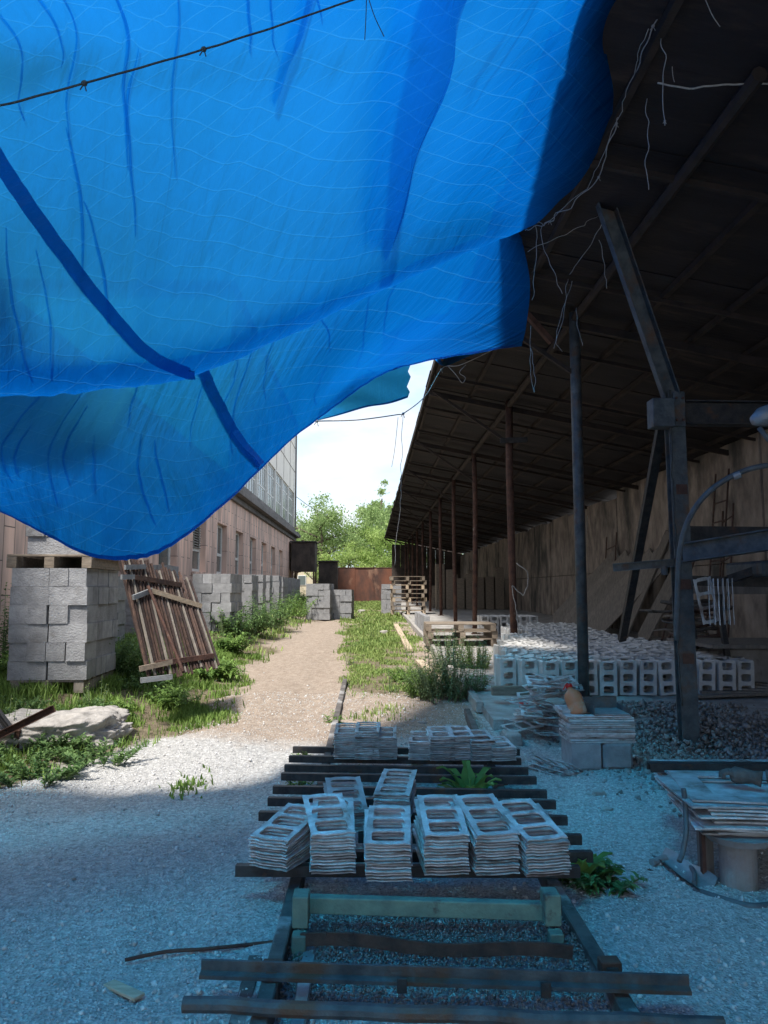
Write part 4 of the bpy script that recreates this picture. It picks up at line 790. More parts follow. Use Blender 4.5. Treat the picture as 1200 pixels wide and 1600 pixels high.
rope('hanging_wire', [(6.15, 21.5, 3.6), (6.1, 21.6, 2.6), (6.0, 21.4, 1.2), (5.9, 21.6, .6)], .012, 'pale hose hanging down the concrete wall far in the shed')
rope('wire_coil', [P(808, 880, 12.7), P(825, 895, 12.7), P(818, 930, 12.7), P(800, 915, 12.7), P(806, 945, 12.7), P(812, 1000, 12.7)], .009, 'loose coil of wire hanging on the rusty second post', wob=.03)
# heap of cables and cloth behind the stanchion
rs = random.Random(3); root = empty('cable_heap', (4.6, 11.5, sz(11.5)), 'tangled heap of hoses and rags behind the stanchion', 'heap')
for i in range(26):
    c = Vector((4.7 + rs.uniform(-.25, .35), 11.6 + rs.uniform(-.4, .4), sz(11.5) + .05 + i * .036)); a0 = rs.uniform(0, 6.28); rx_ = rs.uniform(.25, .42); pts = [c + Vector((math.cos(a0 + t * .6) * rx_, math.sin(a0 + t * .6) * rx_, rs.uniform(-.02, .03))) for t in range(8)]
    MB().tube(curve(pts, 4), rs.uniform(.012, .03), 6).build('hose', M[rs.choice(['hose', 'cloth_dark', 'rust_bar', 'wood_grey'])], root, smooth=True)

# ------------------------------------------------------------------ table, racks on the right behind stanchion
tb = empty('low_rack', (5.1, 9.5, sz(9.5)), 'low dark steel rack with rough slabs behind the press', 'rack')
for x, y in ((4.3, 9.2), (4.35, 10.2), (5.6, 9.2), (5.6, 10.2)): MB().beam((x, y, sz(9.5)), (x - .12, y, 1.45), .06, .06).build('leg', M['steel_dark'], tb)
MB().ab((4.05, 9.1, 1.45), (6.0, 9.2, 1.55)).build('beam', M['wood_grey'], tb); MB().ab((4.05, 10.2, 1.45), (6.0, 10.3, 1.55)).build('beam', M['wood_grey'], tb)
MB().ab((4.0, 9.0, .82), (6.1, 10.4, .86)).build('shelf', M['wood_grey'], tb)
single(MB().ab((4.35, 9.3, sz(9.5)), (5.8, 9.9, .80)), 'stone_slab', M['drum'], 'rough concrete slab block under the low rack', 'concrete slab', bevel=.02)
for i in range(5): single(MB().beam((3.6 + .15 * i, 8.6 + .2 * i, sz(8.8) + .03 + .02 * i), (5.4, 8.9 - .22 * i, sz(8.8) + .04 + .02 * i), .12, .025), 'scrap_board', M['wood_grey'], 'dark scrap board on the rubble near the rack, %s from the left' % ORD[i], 'board', 'scrap boards on the rubble')

# ------------------------------------------------------------------ press machine at the right edge
pr = empty('block_press', (3.1, 6.3, 1.4), 'steel block press frame with curved pipe fixed to the stanchion', 'machine')
MB().ibeam(P(1067, 864, 6.72), P(1290, 830, 5.7), .11, .165, .012).build('near_beam', M['steel_blue'], pr)
MB().chan(P(1074, 836, 7.1), P(1290, 838, 7.1), .1, .16).build('far_beam', M['steel_dark'], pr)
MB().chan(P(958, 887, 6.95), P(1066, 878, 6.78), .07, .075, up=(0, 1, 0)).build('arm', M['steel_blue'], pr)
MB().tube([P(1037, 885, 6.8), P(1039, 898, 6.8)], .03, 8).build('arm_lug', M['steel_blue'], pr)
MB().tube(curve([P(1290, 722, 5.9), P(1200, 727, 5.9), P(1150, 741, 5.95), P(1108, 768, 6.0), P(1080, 804, 6.1), P(1064, 850, 6.2), P(1059, 910, 6.3), P(1057, 1000, 6.4)], 8), .022, 10).build('curved_pipe', M['hose'], pr, smooth=True)
MB().tube([P(1157, 741, 5.93), P(1146, 745, 5.95)], .028, 10).build('pipe_collar', M['galv'], pr)
MB().beam(P(1140, 905, 6.9), P(1290, 855, 6.2), .07, .07).build('diagonal_bar', M['steel_dark'], pr)
MB().beam(P(1062, 907, 7.0), P(1290, 912, 7.0), .08, .09).build('lower_beam', M['steel_dark'], pr)
MB().ab((3.35, 6.5, 1.62), (3.9, 7.2, 1.75)).build('gear_box', M['steel_blue'], pr, bevel=.02)
nz_ = empty('lamp_head', P(1190, 660, 5.6), 'bluish metal lamp head poking in at the right edge', 'lamp')
MB().tube([P(1176, 658, 5.6), P(1190, 652, 5.6), P(1215, 645, 5.6), P(1260, 635, 5.6)], [.035, .075, .085, .085], 14).build('housing', M['galv'], nz_, smooth=True)
MB().tube([P(1186, 668, 5.6), P(1200, 686, 5.6), P(1230, 712, 5.65)], .02, 8).build('bracket', M['hose'], nz_, smooth=True)
MB().tube([P(1250, 640, 5.6), P(1290, 600, 6.2), P(1320, 560, 6.6)], .03, 8).build('arm', M['steel_dark'], nz_, smooth=True)

# ------------------------------------------------------------------ perforated plates
def outl(w_, l_, seed, n=7):
    r = random.Random(seed); p = []
    for i in range(n): t = i / n; p.append((-w_ / 2 + w_ * t, -l_ / 2 + (.006 if i in (1, n - 1) else 0) + r.uniform(-.0018, .0018)))
    for i in range(n): t = i / n; p.append((w_ / 2 + r.uniform(-.0015, .0015), -l_ / 2 + l_ * t))
    for i in range(n): t = i / n; p.append((w_ / 2 - w_ * t, l_ / 2 - (.006 if i in (1, n - 1) else 0) + r.uniform(-.0018, .0018)))
    for i in range(n): t = i / n; p.append((-w_ / 2 + r.uniform(-.0015, .0015), l_ / 2 - l_ * t))
    return p
P3 = [holed('perforated_plate', outl(.205, .385, s_), [rrect(0, (i - 1) * .118, .150, .092, .02) for i in range(3)], .0055, M['plate']) for s_ in range(4)]
P2 = [holed('perforated_plate', outl(.19, .27, s_ + 9), [rrect(0, (i - .5) * .122, .14, .096, .02) for i in range(2)], .0055, M['plate']) for s_ in range(3)]
for me in P3 + P2:                                  # a gentle warp so that edges wave
    for v in me.vertices: v.co.z += 0.0007 * math.sin(v.co.x * 38 + len(me.vertices) + v.co.y * 9) + .001 * math.sin(v.co.y * 30)
def plates(u, v, n, yaw, desc, kind=P3, z=.205, fan=9.0, dz=.0132, off=None, length=.385, mess=1.0, topyaw=None):
    p = G(u, v, z) if off is None else Vector(off); c, s_ = math.cos(R(yaw)), math.sin(R(yaw)); base = Vector((p.x, p.y, z)); 
    for k in range(n):
        f = k / max(1, n - 1); tilt = R(fan) * f ** 1.2; yw = R(yaw) + R(random.uniform(-2.5, 2.5)) * mess
        if topyaw is not None and k == n - 1: yw = R(topyaw)
        rot = Euler((tilt, 0, yw)).to_matrix(); fr = base + Vector((random.uniform(-.007, .007) * mess, random.uniform(-.006, .007) * mess, k * dz)); ctr = fr + rot @ Vector((0, length / 2, 0))
        o = inst('perforated_plate', kind[k % len(kind)], ctr, (tilt, 0, yw), ('top plate of ' if k == n - 1 else '%s plate up in ' % ORD[k]) + desc, 'perforated plate', 'perforated plates on the rail bars')
plates(418, 1358, 11, -24, 'the leftmost fanned stack on the front bars', fan=9)
plates(520, 1366, 14, 3, 'the front stack second from the left', fan=13, topyaw=12)
plates(607, 1378, 13, -1, 'the front stack third from the left', fan=10)
plates(698, 1368, 14, 3, 'the front stack fourth from the left', fan=13)
plates(778, 1367, 14, 5, 'the front stack second from the right', fan=13, topyaw=10)
plates(858, 1370, 13, 9, 'the rightmost stack of the front bars', fan=12, topyaw=15)
plates(612, 1282, 11, -7, 'the tall stack set behind the front stacks', fan=9, topyaw=-10)
plates(545, 1300, 8, 7, 'the low leaning stack tucked behind the second front stack', fan=16)
for u, v, n, yw, ds in ((541, 1186, 15, -2, 'the leftmost stack of the back row'), (573, 1187, 16, -4, 'the back row stack second from the left'), (601, 1187, 13, -1, 'the back row stack third from the left'),
                        (658, 1188, 11, -6, 'the first stack right of the gap in the back row'), (692, 1189, 14, 3, 'the second stack right of the gap in the back row'), (722, 1188, 14, 6, 'the middle stack of the right back group'), (757, 1189, 12, 7, 'the back row stack second from the right'), (789, 1189, 8, 9, 'the rightmost low stack of the back row')):
    plates(u, v, n, yw, ds, kind=P2, fan=8, length=.27, mess=.7)

# ------------------------------------------------------------------ rails and bars on the ground
def yb(v, z=.2): return G(578, v, z).y
mb = MB(); mb.beam((-.36, 1.2, .055), (-.35, 5.3, .06), .06, .11); mb.beam((-.35, 5.31, .06), (-.33, 10.5, tzf(-.3, 10.5) + .01), .06, .10); single(mb, 'rail', M['rail'], 'left worn rail running away under the cross bars', 'rail', bevel=.006)
mb = MB(); mb.beam((-.24, 1.2, .03), (-.24, 3.3, .03), .05, .06); single(mb, 'rail', M['galv'], 'pale strip lying beside the left rail at the bottom edge', 'rail', bevel=.004)
mb = MB(); mb.beam((.86, 1.2, .05), (.90, 5.0, .055), .06, .10); mb.beam((.90, 5.01, .055), (1.02, 8.2, tzf(1, 8.2) + .03), .06, .10); single(mb, 'rail', M['rail'], 'right worn rail running back to the shed edge', 'rail', bevel=.006)
mb = MB(); mb.beam((-.43, 1.3, .012), (-.46, 3.3, .012), .06, .024); single(mb, 'timber', M['rail'], 'flat brown timber lying left of the left rail', 'timber', bevel=.004)
bars = [((458, 1166), (812, 1170), 'the farthest bar under the back row of plates'), ((452, 1180), (814, 1184), 'the bar carrying the front ends of the back row'), ((445, 1194), (825, 1199), 'the first bare bar in front of the back row'), ((440, 1207), (838, 1213), 'the second bare bar in front of the back row'),
        ((427, 1227), (854, 1234), 'the bar next to the broad leaved thistle'), ((419, 1245), (868, 1250), 'the bar just in front of the thistle'), ((405, 1267), (886, 1274), 'the bar behind the tall middle stack'), ((560, 1300), (908, 1303), 'the bar behind the front stacks'), ((400, 1328), (925, 1329), 'the bar beneath the middle of the front stacks'), ((369, 1350), (905, 1352), 'the bar beneath the front ends of the plates')]
for (a_, b_, lb) in bars:
    A_, B_ = G(*a_, .2), G(*b_, .2); A_.z = B_.z = .173; mb = MB().chan(A_, B_, .042, .05, .006)
    single(mb, 'cross_bar', M['steel_dark'], 'dark steel channel, ' + lb, 'steel bar', 'dark cross bars on the rails')
for (a_, b_, r_, lb) in (((315, 1500), (1076, 1524), .055, 'thick dark flat bar lying loose in front of the green timber'), ((287, 1556), (1131, 1588), .048, 'frontmost dark pipe-like bar across both rails')):
    A_, B_ = G(*a_, .17), G(*b_, .17); A_.z = B_.z = .143; root = empty('cross_bar', A_, lb, 'steel bar'); mb = MB()
    nn = 12; pts = [A_.lerp(B_, i / nn) + Vector((0, .004 * math.sin(i * 1.3), .003 * math.sin(i * 2.1))) for i in range(nn + 1)]
    for i in range(nn): pass
    if r_ > .05: mb.prof(A_, B_, [(-.03, -.02), (.03, -.025), (.03, -.012), (.004, -.006), (.004, .028), (-.004, .03), (-.03, .0)])
    else: mb.tube(pts, .026, 10)
    mb.build('bar', M['steel_blue'], root, bevel=0)
    for t in ((.42, .71) if r_ > .05 else (.965,)): p = A_.lerp(B_, t); MB().box(p + Vector((0, -.035, -.02)), (.035, .012, .05)).build('lug', M['steel_dark'], root, bevel=.002)
mb = MB(); A_, B_ = G(470, 1468, .10), G(895, 1490, .10); pts = [(A_.lerp(B_, i / 10) + Vector((0, 0, .012 * math.sin(i * .9)))) for i in range(11)]
for i in range(10): mb.beam(pts[i], pts[i + 1], .012, .05)
single(mb, 'rusty_strip', M['rust_bar'], 'wavy rusty strip lying behind the thick loose bar', 'steel strip')
gt = empty('green_timber', (.2, 3.27, 0), 'green painted timber frame under the front plate stacks', 'timber frame')
A_, B_ = G(462, 1398, .19), G(872, 1408, .19); MB().beam((A_.x, A_.y, .155), (B_.x, B_.y, .150), .05, .068).build('front_beam', M['green'], gt, bevel=.004)
for x in (A_.x + .035, B_.x - .04): MB().ab((x - .033, 3.30, .122), (x + .033, 3.40, .245)).build('post', M['green'], gt, bevel=.004); MB().ab((x - .028, 3.24, .02), (x + .028, 3.30, .118)).build('foot', M['green'], gt, bevel=.004)
for i, (x, y) in enumerate(((-.35, 2.95), (.88, 2.95), (-.35, 4.9), (.9, 4.7), (-.34, 4.35), (.96, 5.7))):
    root = empty('rail_chair', (x, y, .0), 'square steel chair clamped on the %s rail, %s from the front' % (['left', 'right'][x > 0], ORD[[0, 0, 2, 1, 1, 2][i]]), 'rail chair', 'chairs clamped on the rails')
    MB().box((x, y, .13), (.075, .06, .05)).build('bracket', M['rust'], root, bevel=.004); MB().tube([(x - .02, y - .035, .13), (x + .02, y - .035, .13)], .012, 8).build('bolt', M['rust_bar'], root)
rope('iron_rod', [G(195, 1500, .02), G(260, 1487, .025), G(330, 1482, .03), G(470, 1467, .03)], .008, 'bent iron rod lying on the gravel left of the rails', 'rust', 'iron rod')
single(MB().beam(G(170, 1536, .012), G(218, 1558, .012), .05, .012), 'scrap_piece', M['wood_pale'], 'small pale splinter of board on the gravel at bottom left', 'scrap', bevel=.002)

# ------------------------------------------------------------------ boards stack with bottle, messy plate heap
ST = G(942, 1216, .03); sx_, sy_ = ST.x, ST.y + .13; zz = tzf(sx_, sy_)
for i, x in enumerate((-.125, .125)): 
    mb = MB().ab((sx_ + x - .118, sy_ - .14, zz), (sx_ + x + .118, sy_ + .2, zz + .2)); single(mb, 'solid_block', M['block'], '%s solid block carrying the board stack beside the dark post' % ['left', 'right'][i], 'block', bevel=.02 if i else .008)
PB = holed('frame_board', [(-.26, -.17), (.26, -.17), (.26, .17), (-.26, .17)], [rrect(0, 0, .36, .2, .03)], .012, M['plate'])
z = zz + .202
for k in range(13):
    inst('frame_board', PB, (sx_ + .0 + random.uniform(-.012, .012) - .02 * (k > 11), sy_ + .03 + random.uniform(-.01, .02), z), (0, 0, R(random.uniform(-2, 2))), '%s thin metal board from the bottom of the stack on solid blocks' % ORD[k], 'metal board', 'thin boards stacked on the solid blocks'); z += .0165
for k in range(3): inst('perforated_plate', P2[k % 3], (sx_ - .19, sy_ + .12, z + .001 + k * .009), (0, 0, R(random.uniform(-4, 4))), '%s small plate from the bottom of the pile under the orange bottle' % ORD[k], 'perforated plate', 'small plates under the bottle')
zt = z; tr = empty('metal_tray', (sx_ + .1, sy_ + .06, z), 'open rectangular metal tray on top of the board stack', 'tray')
MB().ab((sx_ - .05, sy_ - .13, zt + .002), (sx_ + .23, sy_ + .2, zt + .008)).build('tray_bottom', M['galv'], tr)
MB().ab((sx_ - .056, sy_ - .13, zt + .002), (sx_ - .05, sy_ + .2, zt + .075)).ab((sx_ - .05, sy_ + .194, zt + .009), (sx_ + .23, sy_ + .2, zt + .1)).ab((sx_ + .23, sy_ - .13, zt + .002), (sx_ + .236, sy_ + .2, zt + .05)).build('tray_side', M['steel_blue'], tr)
bo = empty('plastic_bottle', P(900, 1118, sy_ + .1), 'big orange plastic bottle tilted against the dark post', 'bottle')
ax0 = P(906, 1117, sy_ - .02); ax1 = P(888, 1070, sy_ + .10); dv = (ax1 - ax0)
MB().tube([ax0 + dv * t for t in (0, .06, .3, .33, .36, .6, .72, .8, .85, .9)], [.055, .068, .07, .067, .07, .07, .06, .035, .022, .022], 18).build('body', M['plastic'], bo, smooth=True)
MB().tube([ax0 + dv * .9, ax0 + dv * 1.0], .028, 14).build('cap', M['red'], bo, smooth=True)
rope('red_string', [P(880, 1078, sy_ + .08), P(886, 1068, sy_ + .08), P(892, 1076, sy_ + .08)], .005, 'short red string by the bottle neck', 'red')
rs = random.Random(8); hc = G(868, 1150, .2)
for i in range(52):
    f = i / 51; a_ = rs.uniform(0, 6.28); rad = .34 * (1 - .55 * f) * math.sqrt(rs.random()); x = hc.x + .02 + math.cos(a_) * rad * 1.15; y = hc.y + .35 + math.sin(a_) * rad; z = tzf(x, y) + .03 + f * .56 * (1 - rad * .8)
    inst('perforated_plate', rs.choice(P3 + P2), (x, y, z), (R(rs.uniform(-13, 13)), R(rs.uniform(-13, 13)), R(rs.choice([0, 90, 20, 75, -60]) + rs.uniform(-14, 14))), 'plate of the untidy heap behind the orange bottle', 'perforated plate', 'plates of the untidy heap')
for i, (u, v) in enumerate(((862, 1166), (878, 1172), (846, 1150))):
    p = G(u, v, .05); single(MB().box((p.x, p.y + .05, tzf(p.x, p.y) + .09), (.085, .16, .2), Matrix.Rotation(R(20 * i), 3, 'Z')), 'broken_block', M['block'], '%s broken grey block under the untidy plate heap' % ['left', 'right', 'rear'][i if i < 3 else 0], 'block', bevel=.01)
for i in range(4):
    p = G(868, 1215, .06); inst('perforated_plate', P3[i], (p.x - .03 + i * .028, p.y + .12 + .008 * i, .07 + .022 * i), (R(4), R(16 + 3 * i), R(38 + 2 * i)), '%s plate of the small bundle lying on gravel beside the solid blocks' % ORD[i], 'perforated plate', 'plates of the small bundle on the gravel')
p0, p1 = P(768, 1079, 8.35), P(838, 1079, 8.35); single(MB().beam(p0, p1, .07, .1), 'timber', M['wood'], 'short squared timber lying before the pale blocks', 'timber', bevel=.006)
p0 = G(803, 1170, .08); single(MB().box((p0.x, p0.y + .1, .13), (.14, .3, .16)), 'concrete_piece', M['rock'], 'broken end of the concrete edge beside the back plates', 'concrete piece', bevel=.012)
single(MB().tube([P(812, 1101, 7.9), P(826, 1100, 7.9)], .035, 10), 'red_lid', M['red'], 'small red lid lying left of the plate heap', 'lid', smooth=True)  # a loose red lid, modelled as a short capped tube
for i in range(7):                                   # plates hanging from the press
    u = 1098 + i * 7.5; inst('perforated_plate', P3[i % 4], P(u + (2 if i else 6), 940 if i else 938, 6.5 - .05 * (i == 0)), (R(90 + (0 if i else -6)), R(-8 if i == 0 else random.uniform(-2, 2)), R(random.uniform(65, 69) if i else 25)), '%s plate hanging upright from the near beam of the press' % ORD[i], 'perforated plate', 'plates hanging from the press')

# ------------------------------------------------------------------ round stand with plates, gloves, hose, scoop
dr = empty('round_stand', (1.9, 4.0, 0), 'concrete pipe stand with a round flange carrying long plates', 'stand')
MB().tube([(1.86, 4.0, -.01), (1.86, 4.0, .25)], .09, 28).build('pipe', M['drum'], dr, smooth=False)
MB().tube([(1.86, 3.98, .25), (1.86, 3.98, .285)], [.15, .17], 32).build('flange', M['drum'], dr)
MB().ab((1.72, 4.12, 0), (1.79, 4.16, .31)).build('support_board', M['wood_grey'], dr); MB().ab((1.70, 4.05, 0.04), (1.72, 4.08, .32)).build('support_bar', M['rust'], dr)
LP = holed('long_plate', outl(.95, .62, 4), [rrect(.03, 0, .74, .40, .03)], .009, M['plate'])
LP2 = holed('long_plate', outl(.95, .62, 5), [rrect(.2, .1, .1, .1, .03)], .009, M['plate'])
for k in range(11): inst('long_plate', LP if k > 8 else LP2, (2.17 + .05 * math.sin(k * 1.9) - .03 * (k > 8), 4.16 + .03 * math.cos(k * 1.3), .288 + k * .0155), (R(.5), 0, R(-7 + 3.5 * math.sin(k * 2.3))), '%s large plate from the bottom of the pile on the round stand' % ORD[k], 'large plate', 'large plates on the round stand')
zt = .288 + 11 * .0155 + .01
for k in range(4): inst('long_plate', LP2, (2.25, 4.60 + .02 * k, .30 + k * .035), (R(3), 0, R(-4 + k)), '%s large plate of the rear pile behind the round stand' % ORD[k], 'large plate', 'large plates behind the round stand')
single(MB().chan((1.70, 4.78, .43), (2.9, 4.72, .43), .08, .05), 'steel_channel', M['steel_dark'], 'dark steel channel lying behind the large plates', 'steel bar')
# a pair of dirty work gloves: cuff, palm, five bent fingers each
for gi, (gx_, gy_, ga, lb) in enumerate(((2.02, 4.26, 2.6, 'crumpled dirty work glove lying on the large plates, left one'), (2.24, 4.20, -.5, 'second crumpled work glove, stretched to the right on the large plates'))):
    g_ = empty('work_glove', (gx_, gy_, zt), lb, 'glove', 'pair of work gloves'); mr = Matrix.Rotation(ga, 3, 'Z'); c = Vector((gx_, gy_, zt + .008)); mb = MB()
    mb.tube([c + mr @ Vector(q) for q in ((-.10, 0, .012), (-.06, 0, .018), (-.02, 0, .02), (.03, 0, .02), (.055, 0, .016))], [.042, .034, .04, .046, .03], 10)
    for f, (yo, ln) in enumerate(((-.033, .06), (-.011, .075), (.011, .07), (.032, .055))): mb.tube(curve([c + mr @ Vector(q) for q in ((.03, yo, .018), (.03 + ln * .5, yo * 1.15, .035), (.03 + ln * .95, yo * 1.3, .026), (.03 + ln * 1.0, yo * 1.3, .004))], 3), .0115, 7)
    mb.tube(curve([c + mr @ Vector(q) for q in ((-.02, -.03, .015), (.0, -.065, .02), (.03, -.085, .014))], 3), .0125, 7); mb.build('glove_body', M['cloth_dark'], g_, smooth=True)
rope('rubber_hose', [P(1068, 1232, 4.05), P(1071, 1262, 4.05), P(1072, 1300, 4.0), P(1067, 1330, 3.98), P(1061, 1346, 3.95)], .013, 'black rubber hose hanging down before the round stand', 'hose', 'hose')
rope('flat_hose', [G(1085, 1392, .03), G(1125, 1405, .03), G(1165, 1416, .03), G(1200, 1416, .03), G(1280, 1400, .03)], .022, 'grey flattened hose curving round the foot of the stand', 'hose', 'hose')
sc_ = empty('metal_scoop', G(1070, 1370, 0), 'crumpled grey metal scoop lying on gravel by the stand', 'scoop')
a_, b_, c_, d_ = [G(u, v, z) for u, v, z in ((1018, 1345, .03), (1040, 1335, .05), (1122, 1383, .03), (1092, 1402, .02))]
mb = MB(); N_ = 8; vs = []
for i in range(N_ + 1):
    for j in range(N_ + 1):
        p = a_.lerp(d_, i / N_).lerp(b_.lerp(c_, i / N_), j / N_); p.z += .02 * noise.noise(p * 7) + .03 * (abs(j / N_ - .5) * 2) ** 3 + .01; vs.append(p)
n1 = len(vs); vs += [p - Vector((0, 0, .004)) for p in vs]; ff = []
for i in range(N_):
    for j in range(N_): q = i * (N_ + 1) + j; ff += [(q, q + 1, q + N_ + 2, q + N_ + 1), (n1 + q, n1 + q + N_ + 1, n1 + q + N_ + 2, n1 + q + 1)]
mb.add(vs, ff); mb.build('pan', M['galv'], sc_, smooth=True)
MB().tube([G(1018, 1348, .05), G(1040, 1340, .06)], .02, 10).build('rolled_edge', M['galv'], sc_); MB().tube(curve([G(1078, 1352, .05), G(1085, 1365, .06), G(1084, 1380, .05)], 4), .012, 8).build('handle', M['hose'], sc_)
for i, (a_, b_) in enumerate((((1018, 1246), (1062, 1252)), ((960, 1372), (1018, 1362)))): single(MB().beam(G(*a_, .02), G(*b_, .02), .035, .025), 'scrap_stick', M['wood_pale'] if i == 0 else M['rust'], ['short pale stick on the gravel near the round stand', 'thin dark stick beside the leafy weed at the right rail'][i], 'stick')

# ------------------------------------------------------------------ rusty rack of bars leaning on the left stack
rk = empty('leaning_rack', G(290, 1065, .4), 'rack of many rusty bars leaning against the big left block stack', 'steel rack')
dA = 8.05
def RP(s_, t, off=0): # s across 0..1, t up 0..1
    bl, br, tl, tr_ = P(232, 1062, 7.75), P(342, 1040, 8.15), P(188, 862, 8.05), P(296, 905, 8.75)
    p = bl.lerp(br, s_).lerp(tl.lerp(tr_, s_), t); nrm = (br - bl).cross(tl - bl).normalized(); return p - nrm * off * (1 if nrm.y > 0 else -1)
nb = 24
for i in range(nb):
    s_ = i / (nb - 1); q = random.uniform(-.012, .012)
    MB().beam(RP(s_ + q, random.uniform(-.03, .02) + .05 * (s_ < .3)), RP(s_ + random.uniform(-.012, .012), 1 + random.uniform(-.05, .07)), .016, .026).build('bar', M[('rust_bar', 'rust_dark', 'rust_dark', 'rust_bar', 'wood_grey')[(i * 7) % 5]], rk)
for i in range(11): 
    s_ = (i + .6) / 11; MB().beam(RP(s_, .03, -.10), RP(s_ - .05, .99, -.10), .02, .03).build('bar', M['rust_dark'], rk)
for (s0, t0, s1, t1, mm) in ((-.0, .86, .30, .93, 'galv'), (-.08, .77, .1, .80, 'galv'), (.02, .62, .32, .72, 'galv'), (.30, .715, 1.02, .66, 'wood_pale'), (.12, .10, .95, .10, 'rust'), (-.1, .08, .35, .1, 'wood'), (-.12, -.0, .3, -.02, 'galv'), (.1, .80, .8, .86, 'rust_bar')):
    MB().beam(RP(s0, t0, .04), RP(s1, t1, .04), .03, .05).build('cross_strip', M[mm], rk)
MB().tube([RP(.26, .74, .07), RP(.45, .0, .07)], .016, 8).build('pipe', M['rust'], rk)
# bent angle iron at the left edge
ag = empty('angle_iron', G(40, 1130, .15), 'bent brown angle iron sticking in at the left edge', 'angle iron')
MB().chan(P(-40, 1168, 6.6), P(82, 1108, 6.5), .06, .07, up=(0, 1, 0)).build('long_arm', M['rust'], ag); MB().chan(P(-25, 1085, 6.7), P(16, 1140, 6.6), .05, .05, up=(0, 1, 0)).build('short_arm', M['steel_dark'], ag)
MB().beam(P(28, 1140, 6.65), P(27, 1172, 6.7), .04, .04).build('stub', M['rust'], ag)

# concrete lump
def lump(c, dims, seed, label, name='concrete_lump', sub=5, amp=.18, rz=0):
    bm = bmesh.new(); bmesh.ops.create_cube(bm, size=1); bmesh.ops.subdivide_edges(bm, edges=bm.edges[:], cuts=34, use_grid_fill=True)
    for v in bm.verts:
        p = v.co.copy(); r = max(abs(p.x), abs(p.y)) * 2; p.z = p.z * (1 - .35 * max(0, r - .6) / .4 if p.z > 0 else 1); l2 = math.hypot(p.x, p.y) * 2
        if l2 > 1: k = 1 / l2 ** .6; p.x *= k; p.y *= k
        n1 = noise.noise(Vector((p.x * 3 + seed, p.y * 3, p.z * 3))) * amp + noise.noise(Vector((p.x * 9 + seed, p.y * 9, p.z * 7))) * amp * .6 + noise.noise(Vector((p.x * 24, p.y * 24, p.z * 14 + seed))) * amp * .4
        v.co = Vector((p.x * (1 + n1) * dims[0], p.y * (1 + n1) * dims[1], (p.z + n1 * .5 + .3) * dims[2]))
    me = bpy.data.meshes.new(name); bm.to_mesh(me); bm.free(); me.materials.append(M['rock']); me.shade_smooth(); return inst(name, me, c, (0, 0, rz), label, 'concrete')
lump((-2.78, 7.1, .12), (1.1, .75, .36), 2.0, 'broken whitish concrete lump among weeds at lower left', rz=R(18))
lump((-3.5, 6.95, .10), (.8, .6, .36), 7.0, 'low concrete lump beside the angle iron at the left edge', rz=R(-8))
for i, (u, v, s_) in enumerate(((600, 990, .2), (565, 963, .3), (700, 1130, .1), (660, 1125, .08), (935, 1210, .09), (948, 1228, .07))):
    p = G(u, v, .2 if v > 1000 else .45); lump((p.x, p.y, tzf(p.x, p.y) - .02), (s_, s_ * .7, s_ * .6), i * 3.3, 'loose stone chunk on the yard ground, %s counted from the far end' % ORD[i], name='stone_chunk')
for i, (a_, b_) in enumerate((((618, 978), (640, 1012)), ((560, 958), (608, 962)), ((655, 1018), (690, 1050)))): A_, B_ = G(*a_, .5), G(*b_, .45); A_.z = tzf(A_.x, A_.y) + .04; B_.z = tzf(B_.x, B_.y) + .04; single(MB().beam(A_, B_, .12, .05), 'plank', M['wood_pale'], ['thin pale plank in the grass near the shed edge', 'far plank lying across the grass', 'plank fallen along the shed kerb'][i], 'plank')

